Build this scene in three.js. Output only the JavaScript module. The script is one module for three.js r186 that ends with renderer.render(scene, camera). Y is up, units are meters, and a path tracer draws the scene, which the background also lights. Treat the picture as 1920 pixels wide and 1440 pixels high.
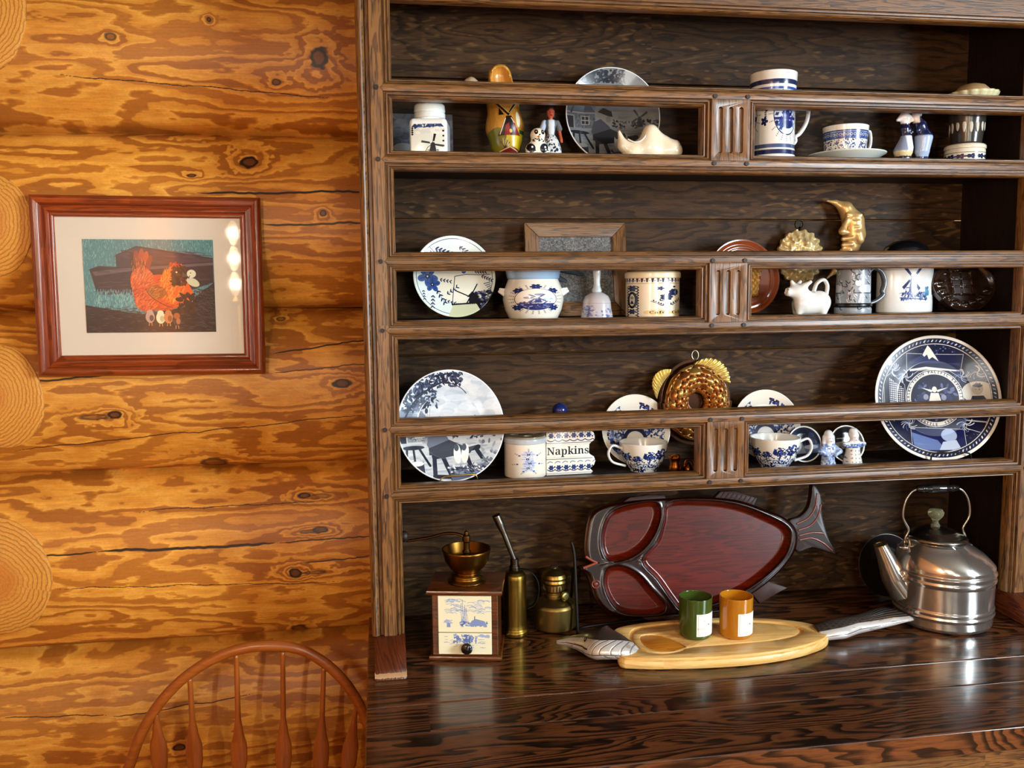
import * as THREE from 'three';
import { mergeGeometries, mergeVertices, toCreasedNormals } from 'three/addons/utils/BufferGeometryUtils.js';
import { RoundedBoxGeometry } from 'three/addons/geometries/RoundedBoxGeometry.js';
import { MarchingCubes } from 'three/addons/objects/MarchingCubes.js';
import { RectAreaLightUniformsLib } from 'three/addons/lights/RectAreaLightUniformsLib.js';

// ---------------------------------------------------------------- camera, sky, area lights, exposure
const EYE = 1.54, FOCAL = 1620;
const scene = new THREE.Scene();
const camera = new THREE.PerspectiveCamera(2 * Math.atan(720 / FOCAL) * 180 / Math.PI, 4 / 3, 0.05, 60);
camera.rotation.order = 'YXZ';
camera.position.set(0, EYE, 1.6);
camera.rotation.set(-0.10625, -0.15178, -0.010015);
camera.updateMatrixWorld(true);
scene.background = new THREE.Color(0.55, 0.75, 1.0).multiplyScalar(0.9);
RectAreaLightUniformsLib.init();
const renderer = new THREE.WebGLRenderer({ antialias: true });
renderer.toneMapping = THREE.LinearToneMapping;
renderer.toneMappingExposure = 1.3;
renderer.shadowMap.enabled = true;
// daylight through the window in the right wall
const WIN = { x: 2.6, z0: 1.65, z1: 2.75, y0: 1.3, y1: 2.35 };
const daylight = new THREE.RectAreaLight(new THREE.Color(0.80, 0.92, 1.0), 46, WIN.z1 - WIN.z0 - 0.1, WIN.y1 - WIN.y0 - 0.1);
daylight.position.set(WIN.x - 0.02, (WIN.y0 + WIN.y1) / 2, (WIN.z0 + WIN.z1) / 2);
daylight.lookAt(0, (WIN.y0 + WIN.y1) / 2, (WIN.z0 + WIN.z1) / 2);
daylight.name = 'window_daylight';
scene.add(daylight);
// a second, weaker window behind the camera
const WIN2 = { x0: 0.3, x1: 0.95, y0: 0.95, y1: 2.05, z: 4.05 };
const daylight2 = new THREE.RectAreaLight(new THREE.Color(1.0, 0.95, 0.86), 5, WIN2.x1 - WIN2.x0 - 0.1, WIN2.y1 - WIN2.y0 - 0.1);
daylight2.position.set((WIN2.x0 + WIN2.x1) / 2, (WIN2.y0 + WIN2.y1) / 2, WIN2.z - 0.02);
daylight2.lookAt((WIN2.x0 + WIN2.x1) / 2, (WIN2.y0 + WIN2.y1) / 2, 0);
daylight2.name = 'window_daylight_behind';
scene.add(daylight2);
const LAMP_WARM = new THREE.Color(1.0, 0.84, 0.62), PENDANT_POWER = 1.9, COLUMN_POWER = 2.6;

// ---------------------------------------------------------------- helpers
const TAU = Math.PI * 2, V = (x, y, z) => new THREE.Vector3(x, y, z), C = (h) => new THREE.Color(h);
const clamp = (x, a = 0, b = 1) => Math.min(b, Math.max(a, x)), mix = (a, b, t) => a + (b - a) * t;
const step = (a, b, x) => { const t = clamp((x - a) / (b - a)); return t * t * (3 - 2 * t); };
function rng(seed) { let a = seed >>> 0; return () => { a = (a + 0x6d2b79f5) | 0; let t = Math.imul(a ^ (a >>> 15), 1 | a); t = (t + Math.imul(t ^ (t >>> 7), 61 | t)) ^ t; return ((t ^ (t >>> 14)) >>> 0) / 4294967296; }; }
const hash = (x, y) => { let h = Math.imul(x, 374761393) + Math.imul(y, 668265263) | 0; h = Math.imul(h ^ (h >>> 13), 1274126177); return ((h ^ (h >>> 16)) >>> 0) / 4294967296; };
function noise(x, y) {
  const i = Math.floor(x), j = Math.floor(y), u = x - i, v = y - j, a = u * u * (3 - 2 * u), b = v * v * (3 - 2 * v);
  return mix(mix(hash(i, j), hash(i + 1, j), a), mix(hash(i, j + 1), hash(i + 1, j + 1), a), b) * 2 - 1;
}
const fbm = (x, y, n = 4) => { let s = 0, a = 0.5; for (let k = 0; k < n; k++) { s += a * noise(x, y); x = x * 2.03 + 17.1; y = y * 2.03 + 9.7; a *= 0.5; } return s; };
// a point of the room from a direction of the photograph and a distance
const ray = (u, v) => V((u - 960) / FOCAL, (720 - v) / FOCAL, -1).applyQuaternion(camera.quaternion);
const at = (u, v, z) => { const d = ray(u, v); return d.multiplyScalar((z - 1.6) / d.z).add(camera.position); };
const onY = (u, v, y) => { const d = ray(u, v); return d.multiplyScalar((y - EYE) / d.y).add(camera.position); };
const FWD = V(0, 0, -1).applyQuaternion(camera.quaternion);
const perPixel = (p) => p.clone().sub(camera.position).dot(FWD) / FOCAL;

const taken = new Map();
function numbered(name) { const n = taken.get(name) ?? 0; taken.set(name, n + 1); return n ? name + '_' + String(n).padStart(3, '0') : name; }
let U = 1;                                                              // metres per unit of the shape being built
function thing(name, label, category, p, turn = 0, group) {
  const o = new THREE.Group(); o.name = numbered(name); scene.add(o);
  o.position.copy(p); o.rotation.y = turn; o.userData = { label, category };
  if (group) o.userData.group = group;
  return o;
}
function structure(name, label) { const o = new THREE.Group(); o.name = name; scene.add(o); o.userData = { kind: 'structure', label, category: name.split('_')[0] }; return o; }
function grainUV(g, axis, tile, off = [0, 0]) {
  const p = g.attributes.position, n = g.attributes.normal, uv = new Float32Array(p.count * 2), A = 'xyz'.indexOf(axis), rest = [0, 1, 2].filter((k) => k !== A);
  for (let i = 0; i < p.count; i++) {
    const q = [p.getX(i), p.getY(i), p.getZ(i)], m = [Math.abs(n.getX(i)), Math.abs(n.getY(i)), Math.abs(n.getZ(i))];
    const w = m[rest[0]] < m[rest[1]] ? rest[0] : rest[1];
    uv[2 * i] = q[A] / tile[0] + off[0]; uv[2 * i + 1] = (q[w] + 0.37 * q[rest[0] === w ? rest[1] : rest[0]]) / tile[1] + off[1];
  }
  g.setAttribute('uv', new THREE.BufferAttribute(uv, 2));
  return g;
}
let parts = 0;
function part(name, geo, mat, parent, o = {}) {
  let g = Array.isArray(geo) ? join(geo) : geo;
  if (U !== 1) { g = g.clone(); g.scale(U, U, U); }
  if (mat.userData.tile) { parts++; grainUV(g, o.grain ?? 'x', mat.userData.tile, o.off ?? [hash(parts, 3), hash(parts, 7)]); }
  const m = new THREE.Mesh(g, mat); m.name = parent === scene ? numbered(name) : name; m.castShadow = m.receiveShadow = true;
  if (o.label) m.userData.label = o.label;
  if (o.p) m.position.set(...o.p);
  if (o.r) m.rotation.set(...o.r);
  parent.add(m);
  return m;
}
function join(list) {
  const keep = list.some((g) => g.attributes.color);
  return mergeGeometries(list.map((g) => { const q = g.index ? g.toNonIndexed() : g; for (const k of Object.keys(q.attributes)) if (!['position', 'normal', 'uv'].includes(k) && !(keep && k === 'color')) q.deleteAttribute(k); return q; }));
}
const box = (w, h, d, x = 0, y = 0, z = 0, r = 0) => { const g = r ? new RoundedBoxGeometry(w, h, d, 2, Math.min(r, w / 2.01, h / 2.01, d / 2.01)) : new THREE.BoxGeometry(w, h, d); g.translate(x, y, z); return g; };
const lathe = (pts, n = 48, a0 = 0, a1 = TAU) => new THREE.LatheGeometry(pts.map(([r, y]) => new THREE.Vector2(Math.max(r, 1e-5), y)), n, a0, a1);
// a profile with its corners rounded a little, so that the lathe's normals stay crisp
function crisp(pts, e = 0.6) {
  const out = [pts[0]];
  for (let i = 1; i < pts.length - 1; i++) for (const q of [pts[i - 1], pts[i + 1]]) { const dx = q[0] - pts[i][0], dy = q[1] - pts[i][1], l = Math.hypot(dx, dy), t = Math.min(e, l * 0.3) / l; out.push([pts[i][0] + dx * t, pts[i][1] + dy * t]); }
  out.push(pts[pts.length - 1]);
  return out;
}
const turned = (pts, n = 48, e = 0.6) => lathe(crisp(pts, e), n);
const curve = (pts, closed = false) => new THREE.CatmullRomCurve3(pts.map((p) => (p.isVector3 ? p : V(p[0], p[1], p[2] ?? 0))), closed, 'centripetal');
const tube = (pts, r, seg = 40, sides = 10, closed = false) => new THREE.TubeGeometry(curve(pts, closed), seg, r, sides, closed);
// a swept tube whose cross-section (rx, ry) changes along the way; rx lies along the given side vector
function sweep(pts, radii, seg = 32, sides = 14, side = V(0, 0, 1), caps = true) {
  const c = curve(pts), pos = [], idx = [], uv = [];
  for (let i = 0; i <= seg; i++) {
    const t = i / seg, p = c.getPointAt(t), T = c.getTangentAt(t), N = side.clone().addScaledVector(T, -side.dot(T)).normalize(), B = T.clone().cross(N), f = t * (radii.length - 1), k = Math.min(radii.length - 2, Math.floor(f)), w = f - k;
    const ra = radii[k], rb = radii[k + 1], g = (q, n) => (Array.isArray(q) ? q[n] : q), rx = mix(g(ra, 0), g(rb, 0), w), ry = mix(g(ra, 1), g(rb, 1), w);
    for (let j = 0; j < sides; j++) { const a = j / sides * TAU, q = p.clone().addScaledVector(N, Math.cos(a) * rx).addScaledVector(B, Math.sin(a) * ry); pos.push(q.x, q.y, q.z); uv.push(j / sides, t); }
  }
  for (let i = 0; i < seg; i++) for (let j = 0; j < sides; j++) { const a = i * sides + j, b = i * sides + (j + 1) % sides; idx.push(a, b, a + sides, b, b + sides, a + sides); }
  if (caps) for (const [row, flip] of [[0, 1], [seg, 0]]) {
    const p = c.getPointAt(row / seg), n = pos.length / 3; pos.push(p.x, p.y, p.z); uv.push(0.5, row / seg);
    for (let j = 0; j < sides; j++) { const a = row * sides + j, b = row * sides + (j + 1) % sides; flip ? idx.push(n, b, a) : idx.push(n, a, b); }
  }
  const g = new THREE.BufferGeometry(); g.setAttribute('position', new THREE.Float32BufferAttribute(pos, 3)); g.setAttribute('uv', new THREE.Float32BufferAttribute(uv, 2)); g.setIndex(idx); g.computeVertexNormals();
  return g;
}
const shapeOf = (pts, smooth) => { const s = new THREE.Shape(); if (smooth) { s.setFromPoints(new THREE.CatmullRomCurve3(pts.map(([x, y]) => V(x, y, 0)), true, 'centripetal').getPoints(smooth).slice(0, -1).map((p) => new THREE.Vector2(p.x, p.y))); } else s.setFromPoints(pts.map(([x, y]) => new THREE.Vector2(x, y))); return s; };
function ext(shape, depth, bevel = 0, z = 0, seg = 2) {
  const g = new THREE.ExtrudeGeometry(shape, { depth: depth - 2 * bevel, bevelEnabled: bevel > 0, bevelSize: bevel, bevelThickness: bevel, bevelOffset: -bevel, bevelSegments: seg, curveSegments: 16 });
  g.translate(0, 0, z + bevel); return toCreasedNormals(g, 0.6);
}
// uv from x and y over the shape's own box (flat print)
function planar(g, x0, y0, x1, y1) {
  g.computeBoundingBox(); const b = g.boundingBox; x0 ??= b.min.x; y0 ??= b.min.y; x1 ??= b.max.x; y1 ??= b.max.y;
  const p = g.attributes.position, uv = new Float32Array(p.count * 2);
  for (let i = 0; i < p.count; i++) { uv[2 * i] = (p.getX(i) - x0) / (x1 - x0); uv[2 * i + 1] = (p.getY(i) - y0) / (y1 - y0); }
  g.setAttribute('uv', new THREE.BufferAttribute(uv, 2)); return g;
}
// one smooth skin over tapered capsules [a, b, ra, rb]; cut: capsules taken away; paint: colour by place
function blob(caps, { k = 4, n = 44, cut = [], paint, flat = [1, 1, 1], floor = -1e9 } = {}) {
  const lo = V(1e9, 1e9, 1e9), hi = V(-1e9, -1e9, -1e9);
  for (const [a, b, ra, rb] of caps) for (const [q, r] of [[a, ra], [b, rb]]) { const v = V(...q); lo.min(v.clone().subScalar(r)); hi.max(v.clone().addScalar(r)); }
  const mid = lo.clone().add(hi).multiplyScalar(0.5), half = Math.max(hi.x - lo.x, hi.y - lo.y, hi.z - lo.z) / 2 * 1.14 + k * 0.5;
  const mc = new MarchingCubes(n, new THREE.MeshStandardMaterial(), false, false, 60000), h = n / 2;
  const dist = (x, y, z, [a, b, ra, rb]) => {
    const bx = b[0] - a[0], by = b[1] - a[1], bz = b[2] - a[2], px = x - a[0], py = y - a[1], pz = z - a[2], l = bx * bx + by * by + bz * bz, t = l ? clamp((px * bx + py * by + pz * bz) / l) : 0;
    return Math.hypot(px - bx * t, py - by * t, pz - bz * t) - mix(ra, rb, t);
  };
  let i = 0;
  for (let c = 0; c < n; c++) for (let b = 0; b < n; b++) for (let a = 0; a < n; a++, i++) {
    const x = mid.x + (a - h) / h * half, y = mid.y + (b - h) / h * half, z = mid.z + (c - h) / h * half;
    let d = 1e9;
    for (const cap of caps) { const e = dist(x, y, z, cap), m = Math.max(k - Math.abs(d - e), 0) / k; d = Math.min(d, e) - m * m * k * 0.25; }
    for (const cap of cut) d = Math.max(d, -dist(x, y, z, cap));
    mc.field[i] = -d;
  }
  mc.isolation = 0; mc.update();
  const g = new THREE.BufferGeometry(), pos = mc.positionArray.slice(0, mc.count * 3), nor = mc.normalArray.slice(0, mc.count * 3);
  for (let q = 0; q < pos.length; q += 3) { pos[q] = (pos[q] * half + mid.x) * flat[0]; pos[q + 1] = Math.max(floor, (pos[q + 1] * half + mid.y) * flat[1]); pos[q + 2] = (pos[q + 2] * half + mid.z) * flat[2]; }
  g.setAttribute('position', new THREE.BufferAttribute(pos, 3));
  let w = mergeVertices(g, half * 1e-4); w.computeVertexNormals(); w.setAttribute('uv', new THREE.BufferAttribute(new Float32Array(w.attributes.position.count * 2), 2));
  // outward check
  { const q = w.attributes.position, m = w.index; let vol = 0; for (let t = 0; t < m.count; t += 3) { const A = V().fromBufferAttribute(q, m.getX(t)), B = V().fromBufferAttribute(q, m.getX(t + 1)), D = V().fromBufferAttribute(q, m.getX(t + 2)); vol += A.dot(B.cross(D)); } if (vol < 0) { const r = m.array; for (let t = 0; t < r.length; t += 3) { const s = r[t]; r[t] = r[t + 1]; r[t + 1] = s; } w.computeVertexNormals(); } }
  if (paint) { const q = w.attributes.position, col = new Float32Array(q.count * 3); for (let t = 0; t < q.count; t++) { const c = C(paint(q.getX(t), q.getY(t), q.getZ(t))); col.set([c.r, c.g, c.b], t * 3); } w.setAttribute('color', new THREE.BufferAttribute(col, 3)); }
  return w;
}
// a closed relief over a star-shaped outline: radius(angle), height(x, y, t) with t = 0 centre .. 1 rim; paint(x, y, t) gives a colour
function relief(radius, height, { nr = 40, na = 120, back = 0, paint } = {}) {
  const pos = [], idx = [], col = [], put = (x, y, z, t) => { pos.push(x, y, z); if (paint) { const c = C(paint(x, y, t)); col.push(c.r, c.g, c.b); } };
  put(0, 0, height(0, 0, 0), 0);
  for (let r = 1; r <= nr; r++) for (let j = 0; j < na; j++) { const a = j / na * TAU, t = r / nr, R = radius(a) * t, x = Math.cos(a) * R, y = Math.sin(a) * R; put(x, y, height(x, y, t), t); }
  const id = (r, j) => 1 + (r - 1) * na + j % na;
  for (let j = 0; j < na; j++) idx.push(0, id(1, j), id(1, j + 1));
  for (let r = 1; r < nr; r++) for (let j = 0; j < na; j++) idx.push(id(r, j), id(r + 1, j), id(r, j + 1), id(r, j + 1), id(r + 1, j), id(r + 1, j + 1));
  const rim = pos.length / 3;
  for (const z of [null, back]) for (let j = 0; j < na; j++) { const a = j / na * TAU, R = radius(a), x = Math.cos(a) * R, y = Math.sin(a) * R; put(x, y, z ?? height(x, y, 1), 1); }
  for (let j = 0; j < na; j++) { const a = rim + j, b = rim + (j + 1) % na; idx.push(a, a + na, b, b, a + na, b + na); }
  const bc = pos.length / 3; put(0, 0, back, 1);
  for (let j = 0; j < na; j++) { const a = j / na * TAU, R = radius(a); put(Math.cos(a) * R, Math.sin(a) * R, back, 1); }
  for (let j = 0; j < na; j++) idx.push(bc, bc + 1 + (j + 1) % na, bc + 1 + j);
  const g = new THREE.BufferGeometry(); g.setAttribute('position', new THREE.Float32BufferAttribute(pos, 3)); if (paint) g.setAttribute('color', new THREE.Float32BufferAttribute(col, 3));
  g.setIndex(idx); g.computeVertexNormals(); return planar(g);
}
const polySD = (poly) => (x, y) => {
  let d = 1e9, inside = false;
  for (let i = 0, j = poly.length - 1; i < poly.length; j = i++) {
    const [ax, ay] = poly[i], [bx, by] = poly[j], ex = bx - ax, ey = by - ay, wx = x - ax, wy = y - ay, t = clamp((wx * ex + wy * ey) / (ex * ex + ey * ey));
    d = Math.min(d, Math.hypot(wx - ex * t, wy - ey * t));
    if ((ay > y) !== (by > y) && x < ex * (y - ay) / ey + ax) inside = !inside;
  }
  return inside ? -d : d;
};
const smoothPoly = (pts, n = 80) => new THREE.CatmullRomCurve3(pts.map(([x, y]) => V(x, y, 0)), true, 'centripetal').getPoints(n).slice(0, -1).map((p) => [p.x, p.y]);

// ---------------------------------------------------------------- textures and materials
function dataTexture(w, h, fn, srgb = true) {
  const d = new Uint8Array(w * h * 4);
  for (let y = 0, i = 0; y < h; y++) for (let x = 0; x < w; x++, i += 4) { const c = fn(x / w, y / h); d[i] = clamp(c[0], 0, 255); d[i + 1] = clamp(c[1], 0, 255); d[i + 2] = clamp(c[2], 0, 255); d[i + 3] = 255; }
  const t = new THREE.DataTexture(d, w, h); t.magFilter = THREE.LinearFilter; t.minFilter = THREE.LinearMipmapLinearFilter; t.generateMipmaps = true; t.wrapS = t.wrapT = THREE.RepeatWrapping; if (srgb) t.colorSpace = THREE.SRGBColorSpace; t.needsUpdate = true;
  return t;
}
const mixC = (a, b, t) => [mix(a[0], b[0], t), mix(a[1], b[1], t), mix(a[2], b[2], t)];
function canvas(w, h, draw) {
  const c = document.createElement('canvas'); c.width = w; c.height = h; const g = c.getContext('2d'); g.lineCap = g.lineJoin = 'round'; draw(g, w, h);
  const t = new THREE.CanvasTexture(c); t.colorSpace = THREE.SRGBColorSpace; t.wrapS = THREE.RepeatWrapping; return t;
}
const std = (color, roughness = 0.5, o = {}) => new THREE.MeshStandardMaterial({ color, roughness, ...o });
const phys = (color, roughness = 0.5, o = {}) => new THREE.MeshPhysicalMaterial({ color, roughness, ...o });
const glaze = (map, o = {}) => phys(o.color ?? (map ? 0xffffff : 0xeef0ee), 0.22, { map: map ?? null, clearcoat: 0.6, clearcoatRoughness: 0.06, ...o });
const wood = (map, tile, o = {}) => { const m = phys(o.color ?? 0xffffff, o.roughness ?? 0.45, { map, bumpMap: map, bumpScale: 0.0006, ...o }); m.userData.tile = tile; return m; };

// ---------------------------------------------------------------- woods
const SEAMS = [0.700, 0.338, -0.031, -0.3735, -0.760, -1.120].map((y) => y + EYE);
const logOf = (y) => { for (let i = 0; i < 5; i++) if (y <= SEAMS[i] && y > SEAMS[i + 1]) return i; return 0; };
const LOGX = (x) => (x + 1.2) / 1.7, LOGV = (i, t) => (i + (t + 1) / 2) / 5;
// knots of the pine: pixel of the photograph, half length, half height (metres), darkness of the core
const KNOTS = [[597, 106, 0.015, 0.017, 1], [462, 300, 0.016, 0.010, 1], [642, 720, 0.017, 0.008, 1], [212, 779, 0.012, 0.007, 1], [175, 783, 0.026, 0.005, 0.55], [390, 877, 0.025, 0.010, 0.65], [568, 937, 0.012, 0.004, 0.9], [598, 937, 0.022, 0.004, 0.4], [600, 996, 0.014, 0.005, 0.9], [578, 999, 0.018, 0.003, 0.5], [553, 1076, 0.011, 0.008, 1], [590, 1075, 0.022, 0.003, 0.6], [556, 1200, 0.015, 0.009, 0.7], [605, 400, 0.006, 0.005, 0.9], [390, 35, 0.004, 0.004, 1], [205, 68, 0.01, 0.006, 0.6], [515, 150, 0.008, 0.005, 0.8], [355, 327, 0.009, 0.003, 0.8], [335, 1405, 0.012, 0.006, 0.9], [520, 600, 0.008, 0.004, 0.6]].map(([u, v, a, b, k]) => { const p = at(u, v, -0.25), i = logOf(p.y), t = (p.y - (SEAMS[i] + SEAMS[i + 1]) / 2) / ((SEAMS[i] - SEAMS[i + 1]) / 2); return { x: LOGX(p.x) * 1.7, y: LOGV(i, t) * 1.7, a, b, k }; });
// drying cracks: pixels from, to, width (metres)
const CRACKS = [[365, 360, 700, 359, 0.0018], [490, 421, 690, 417, 0.0016], [0, 405, 60, 403, 0.0016], [100, 137, 620, 176, 0.0006], [505, 665, 700, 636, 0.0012], [505, 700, 700, 682, 0.0007], [0, 850, 700, 776, 0.0007], [0, 1048, 180, 1037, 0.0012], [180, 1037, 520, 1022, 0.0022], [520, 1022, 700, 1004, 0.001], [560, 1058, 700, 1043, 0.0008], [90, 1106, 640, 1094, 0.0005], [0, 722, 190, 704, 0.0016], [200, 1350, 470, 1310, 0.0008], [0, 1350, 200, 1345, 0.0007], [250, 966, 600, 946, 0.0005]].map(([u, v, q, w, d]) => { const c = (s, r) => { const p = at(s, r, -0.25), i = logOf(p.y), t = (p.y - (SEAMS[i] + SEAMS[i + 1]) / 2) / ((SEAMS[i] - SEAMS[i + 1]) / 2); return [LOGX(p.x) * 1.7, LOGV(i, t) * 1.7]; }; return [...c(u, v), ...c(q, w), d]; });
const PINE_LIGHT = [218, 157, 62], PINE_MID = [196, 127, 38], PINE_DARK = [140, 77, 20];
function pine(x, y) {
  let h = 2.3 * noise(x * 1.8, y * 12) + 1.0 * noise(x * 5 + 7, y * 30) + 0.42 * noise(x * 12, y * 66) + 0.17 * noise(x * 34, y * 150) + 0.08 * noise(x * 90, y * 320), core = 0, ring = 0;
  for (const k of KNOTS) {
    const dx = (x - k.x) / k.a, dy = (y - k.y) / k.b; if (Math.abs(dx) > 7 || Math.abs(dy) > 7) continue;
    const d = Math.hypot(dx, dy) * (1 + 0.18 * noise(x * 120, y * 160)), g = Math.exp(-d * d / 7);
    h += 2.0 * g * k.k; core = Math.max(core, k.k * (1 - step(0.72, 1.05, d))); ring = Math.max(ring, k.k * step(0.6, 0.85, d) * (1 - step(1.0, 1.35, d)));
  }
  const f = h - Math.floor(h), late = step(0.46, 0.56, f) * (1 - step(0.88, 1.0, f)), soft = step(0, 0.46, f), cell = hash(Math.floor(h) + 40, 5);
  let c = mixC(PINE_LIGHT, PINE_MID, soft * 0.75 + 0.2 * fbm(x * 3, y * 8, 3));
  c = mixC(c, PINE_DARK, late * (0.28 + 0.5 * cell));
  const fib = 1 + 0.05 * noise(x * 30, y * 900) + 0.035 * noise(x * 300, y * 700) + 0.10 * fbm(x * 1.4 + 4, y * 5, 3);
  c = c.map((q) => q * fib);
  c = mixC(c, [92, 46, 14], core * 0.9); c = mixC(c, [30, 14, 6], ring * 0.95);
  for (const [ax, ay, bx, by, w] of CRACKS) {
    const t = (x - ax) / (bx - ax); if (t < 0 || t > 1 || Math.abs(y - mix(ay, by, t)) > 0.01) continue;
    const yy = mix(ay, by, t) + 0.0022 * noise(x * 22, ay * 50) + 0.0008 * noise(x * 90, 3), e = Math.min(1, Math.min(t, 1 - t) * 9) * w;
    c = mixC(c, [26, 11, 4], 1 - step(e * 0.6, e * 1.5, Math.abs(y - yy)));
  }
  return c;
}
const pineMap = dataTexture(2048, 2048, (u, v) => pine(u * 1.7, v * 1.7));
const pineMat = phys(0xffffff, 0.5, { map: pineMap, bumpMap: pineMap, bumpScale: 0.0008, clearcoat: 0.05, clearcoatRoughness: 0.3 });
const pineEndMap = dataTexture(512, 512, (u, v) => {
  const x = u - 0.46, y = v - 0.5, r = Math.hypot(x, y) * (1 + 0.10 * noise(Math.atan2(y, x) * 1.4 + 9, 2)) + 0.006 * noise(x * 30, y * 30), f = r * 34 - Math.floor(r * 34);
  let c = mixC([214, 152, 62], [150, 92, 34], step(0.5, 0.9, f) * (1 - step(0.95, 1, f)) * (0.35 + 0.5 * step(0.05, 0.35, r)) * 0.8);
  c = mixC(c, [186, 106, 38], (1 - step(0.1, 0.24, r)) * 0.6);
  const k = 1 + 0.06 * noise(u * 160, v * 160); return c.map((q) => q * k);
});
const pineEnd = phys(0xffffff, 0.55, { map: pineEndMap, bumpMap: pineEndMap, bumpScale: 0.0006 });

// dark oak boards: cathedral figure, rays, a few knots
const OAKKNOTS = [[0.83, 0.86, 0.03], [0.28, 0.12, 0.045], [1.42, 0.36, 0.05], [0.55, 0.62, 0.03], [1.2, 0.72, 0.03]];
function oak(x, y, light, dark, k) {
  let h = 7.5 * noise(x * 0.9, y * 6.2) + 3.2 * noise(x * 2.3 + 3, y * 15) + 0.9 * noise(x * 7, y * 45) + 0.35 * noise(x * 22, y * 130), core = 0;
  for (const [kx, ky, r] of OAKKNOTS) { const d = Math.hypot((x - kx) / (r * 1.7), (y - ky) / r); if (d < 4) { h += 5 * Math.exp(-d * d * 0.7); core = Math.max(core, 1 - step(0.15, 0.32, d * (1 + 0.3 * noise(x * 60, y * 60)))); } }
  const f = h - Math.floor(h), line = step(0.35, 0.85, f) * (1 - step(0.9, 1.0, f)), pores = step(0.25, 0.7, noise(x * 60, y * 800)) * 0.5 + 0.3 * step(0.2, 0.6, noise(x * 25, y * 330));
  let c = mixC(light, dark, clamp(line * k + pores * 0.5));
  const m = 1 + 0.28 * fbm(x * 2.2 + 5, y * 7, 3) + 0.08 * noise(x * 70, y * 500); c = c.map((q) => q * m);
  return mixC(c, [16, 8, 4], core * 0.85);
}
const topMap = dataTexture(2048, 1024, (u, v) => oak(u * 1.7, v * 0.85, [94, 54, 28], [18, 9, 5], 0.88));
const backMap = dataTexture(2048, 1024, (u, v) => { const x = u * 1.7, y = v * 0.85, c = oak(x * 1.1 + 5, y * 1.1 + 2, [66, 45, 24], [22, 13, 6], 0.5), rays = step(0.30, 0.75, noise(x * 42 + y * 70, y * 190 - x * 35) * (0.5 + 0.8 * fbm(x * 5, y * 9, 2) + 0.3)); return mixC(c, [118, 88, 50], rays * 0.55); });
const frameMap = dataTexture(1024, 256, (u, v) => { const x = u * 0.8, y = v * 0.2, h = 3 * noise(x * 3, y * 30) + 1.2 * noise(x * 8, y * 90) + 0.5 * noise(x * 24, y * 260), f = h - Math.floor(h), p = step(0.2, 0.7, noise(x * 45, y * 900)), m = 1 + 0.2 * fbm(x * 5, y * 20, 3); return mixC([118, 80, 39], [38, 22, 9], clamp(0.5 * step(0.5, 0.9, f) * (1 - step(0.93, 1, f)) + 0.5 * p)).map((q) => q * m); });
const redMap = dataTexture(512, 256, (u, v) => { const x = u * 0.6, y = v * 0.3, h = 2.5 * noise(x * 3, y * 40) + noise(x * 9, y * 110), f = h - Math.floor(h), m = 1 + 0.14 * fbm(x * 6, y * 20, 3) + 0.07 * noise(x * 80, y * 700); return mixC([190, 104, 48], [126, 60, 22], step(0.3, 0.9, f) * (1 - step(0.93, 1, f)) * 0.7).map((q) => q * m); });
const paleMap = dataTexture(512, 256, (u, v) => { const x = u * 0.6, y = v * 0.3, h = 2 * noise(x * 2.5, y * 26) + noise(x * 8, y * 90), f = h - Math.floor(h), m = 1 + 0.05 * noise(x * 70, y * 600) + 0.06 * fbm(x * 5, y * 12, 3); return mixC([226, 184, 112], [200, 148, 76], step(0.4, 0.9, f) * (1 - step(0.94, 1, f)) * 0.6).map((q) => q * m); });
const M = {
  top: wood(topMap, [1.7, 0.85], { roughness: 0.30, clearcoat: 0.5, clearcoatRoughness: 0.14, bumpScale: 0.0005, specularIntensity: 0.6 }),
  back: wood(backMap, [1.7, 0.85], { roughness: 0.62, bumpScale: 0.0015, specularIntensity: 0.35 }),
  oak: wood(frameMap, [0.8, 0.2], { roughness: 0.42, bumpScale: 0.0008, clearcoat: 0.25, clearcoatRoughness: 0.3 }),
  oakDark: wood(frameMap, [0.8, 0.2], { color: 0x4a3a30, roughness: 0.55 }),
  foot: wood(redMap, [0.3, 0.15], { color: 0x7c6a54, roughness: 0.42, bumpScale: 0.002 }),
  red: wood(redMap, [0.6, 0.3], { roughness: 0.35, clearcoat: 0.5, clearcoatRoughness: 0.15, color: 0xc09a70 }),
  mill: wood(frameMap, [0.8, 0.2], { color: 0xd0a078, roughness: 0.32, clearcoat: 0.5, clearcoatRoughness: 0.15 }),
  chair: wood(paleMap, [0.6, 0.3], { color: 0xae7440, roughness: 0.38, clearcoat: 0.3, clearcoatRoughness: 0.2 }),
  pale: wood(paleMap, [0.6, 0.3], { roughness: 0.4, bumpScale: 0.0002, clearcoat: 0.25, clearcoatRoughness: 0.25 }),
  plain: wood(paleMap, [2.4, 1.2], { color: 0xc89860, roughness: 0.6 }),
};
const brass = (c = 0x9a7434, r = 0.34) => std(c, r, { metalness: 1 });
const iron = std(0x14120f, 0.5, { metalness: 0.6 });
const white = glaze(null), navy = glaze(null, { color: 0x0e1a4a });

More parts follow.
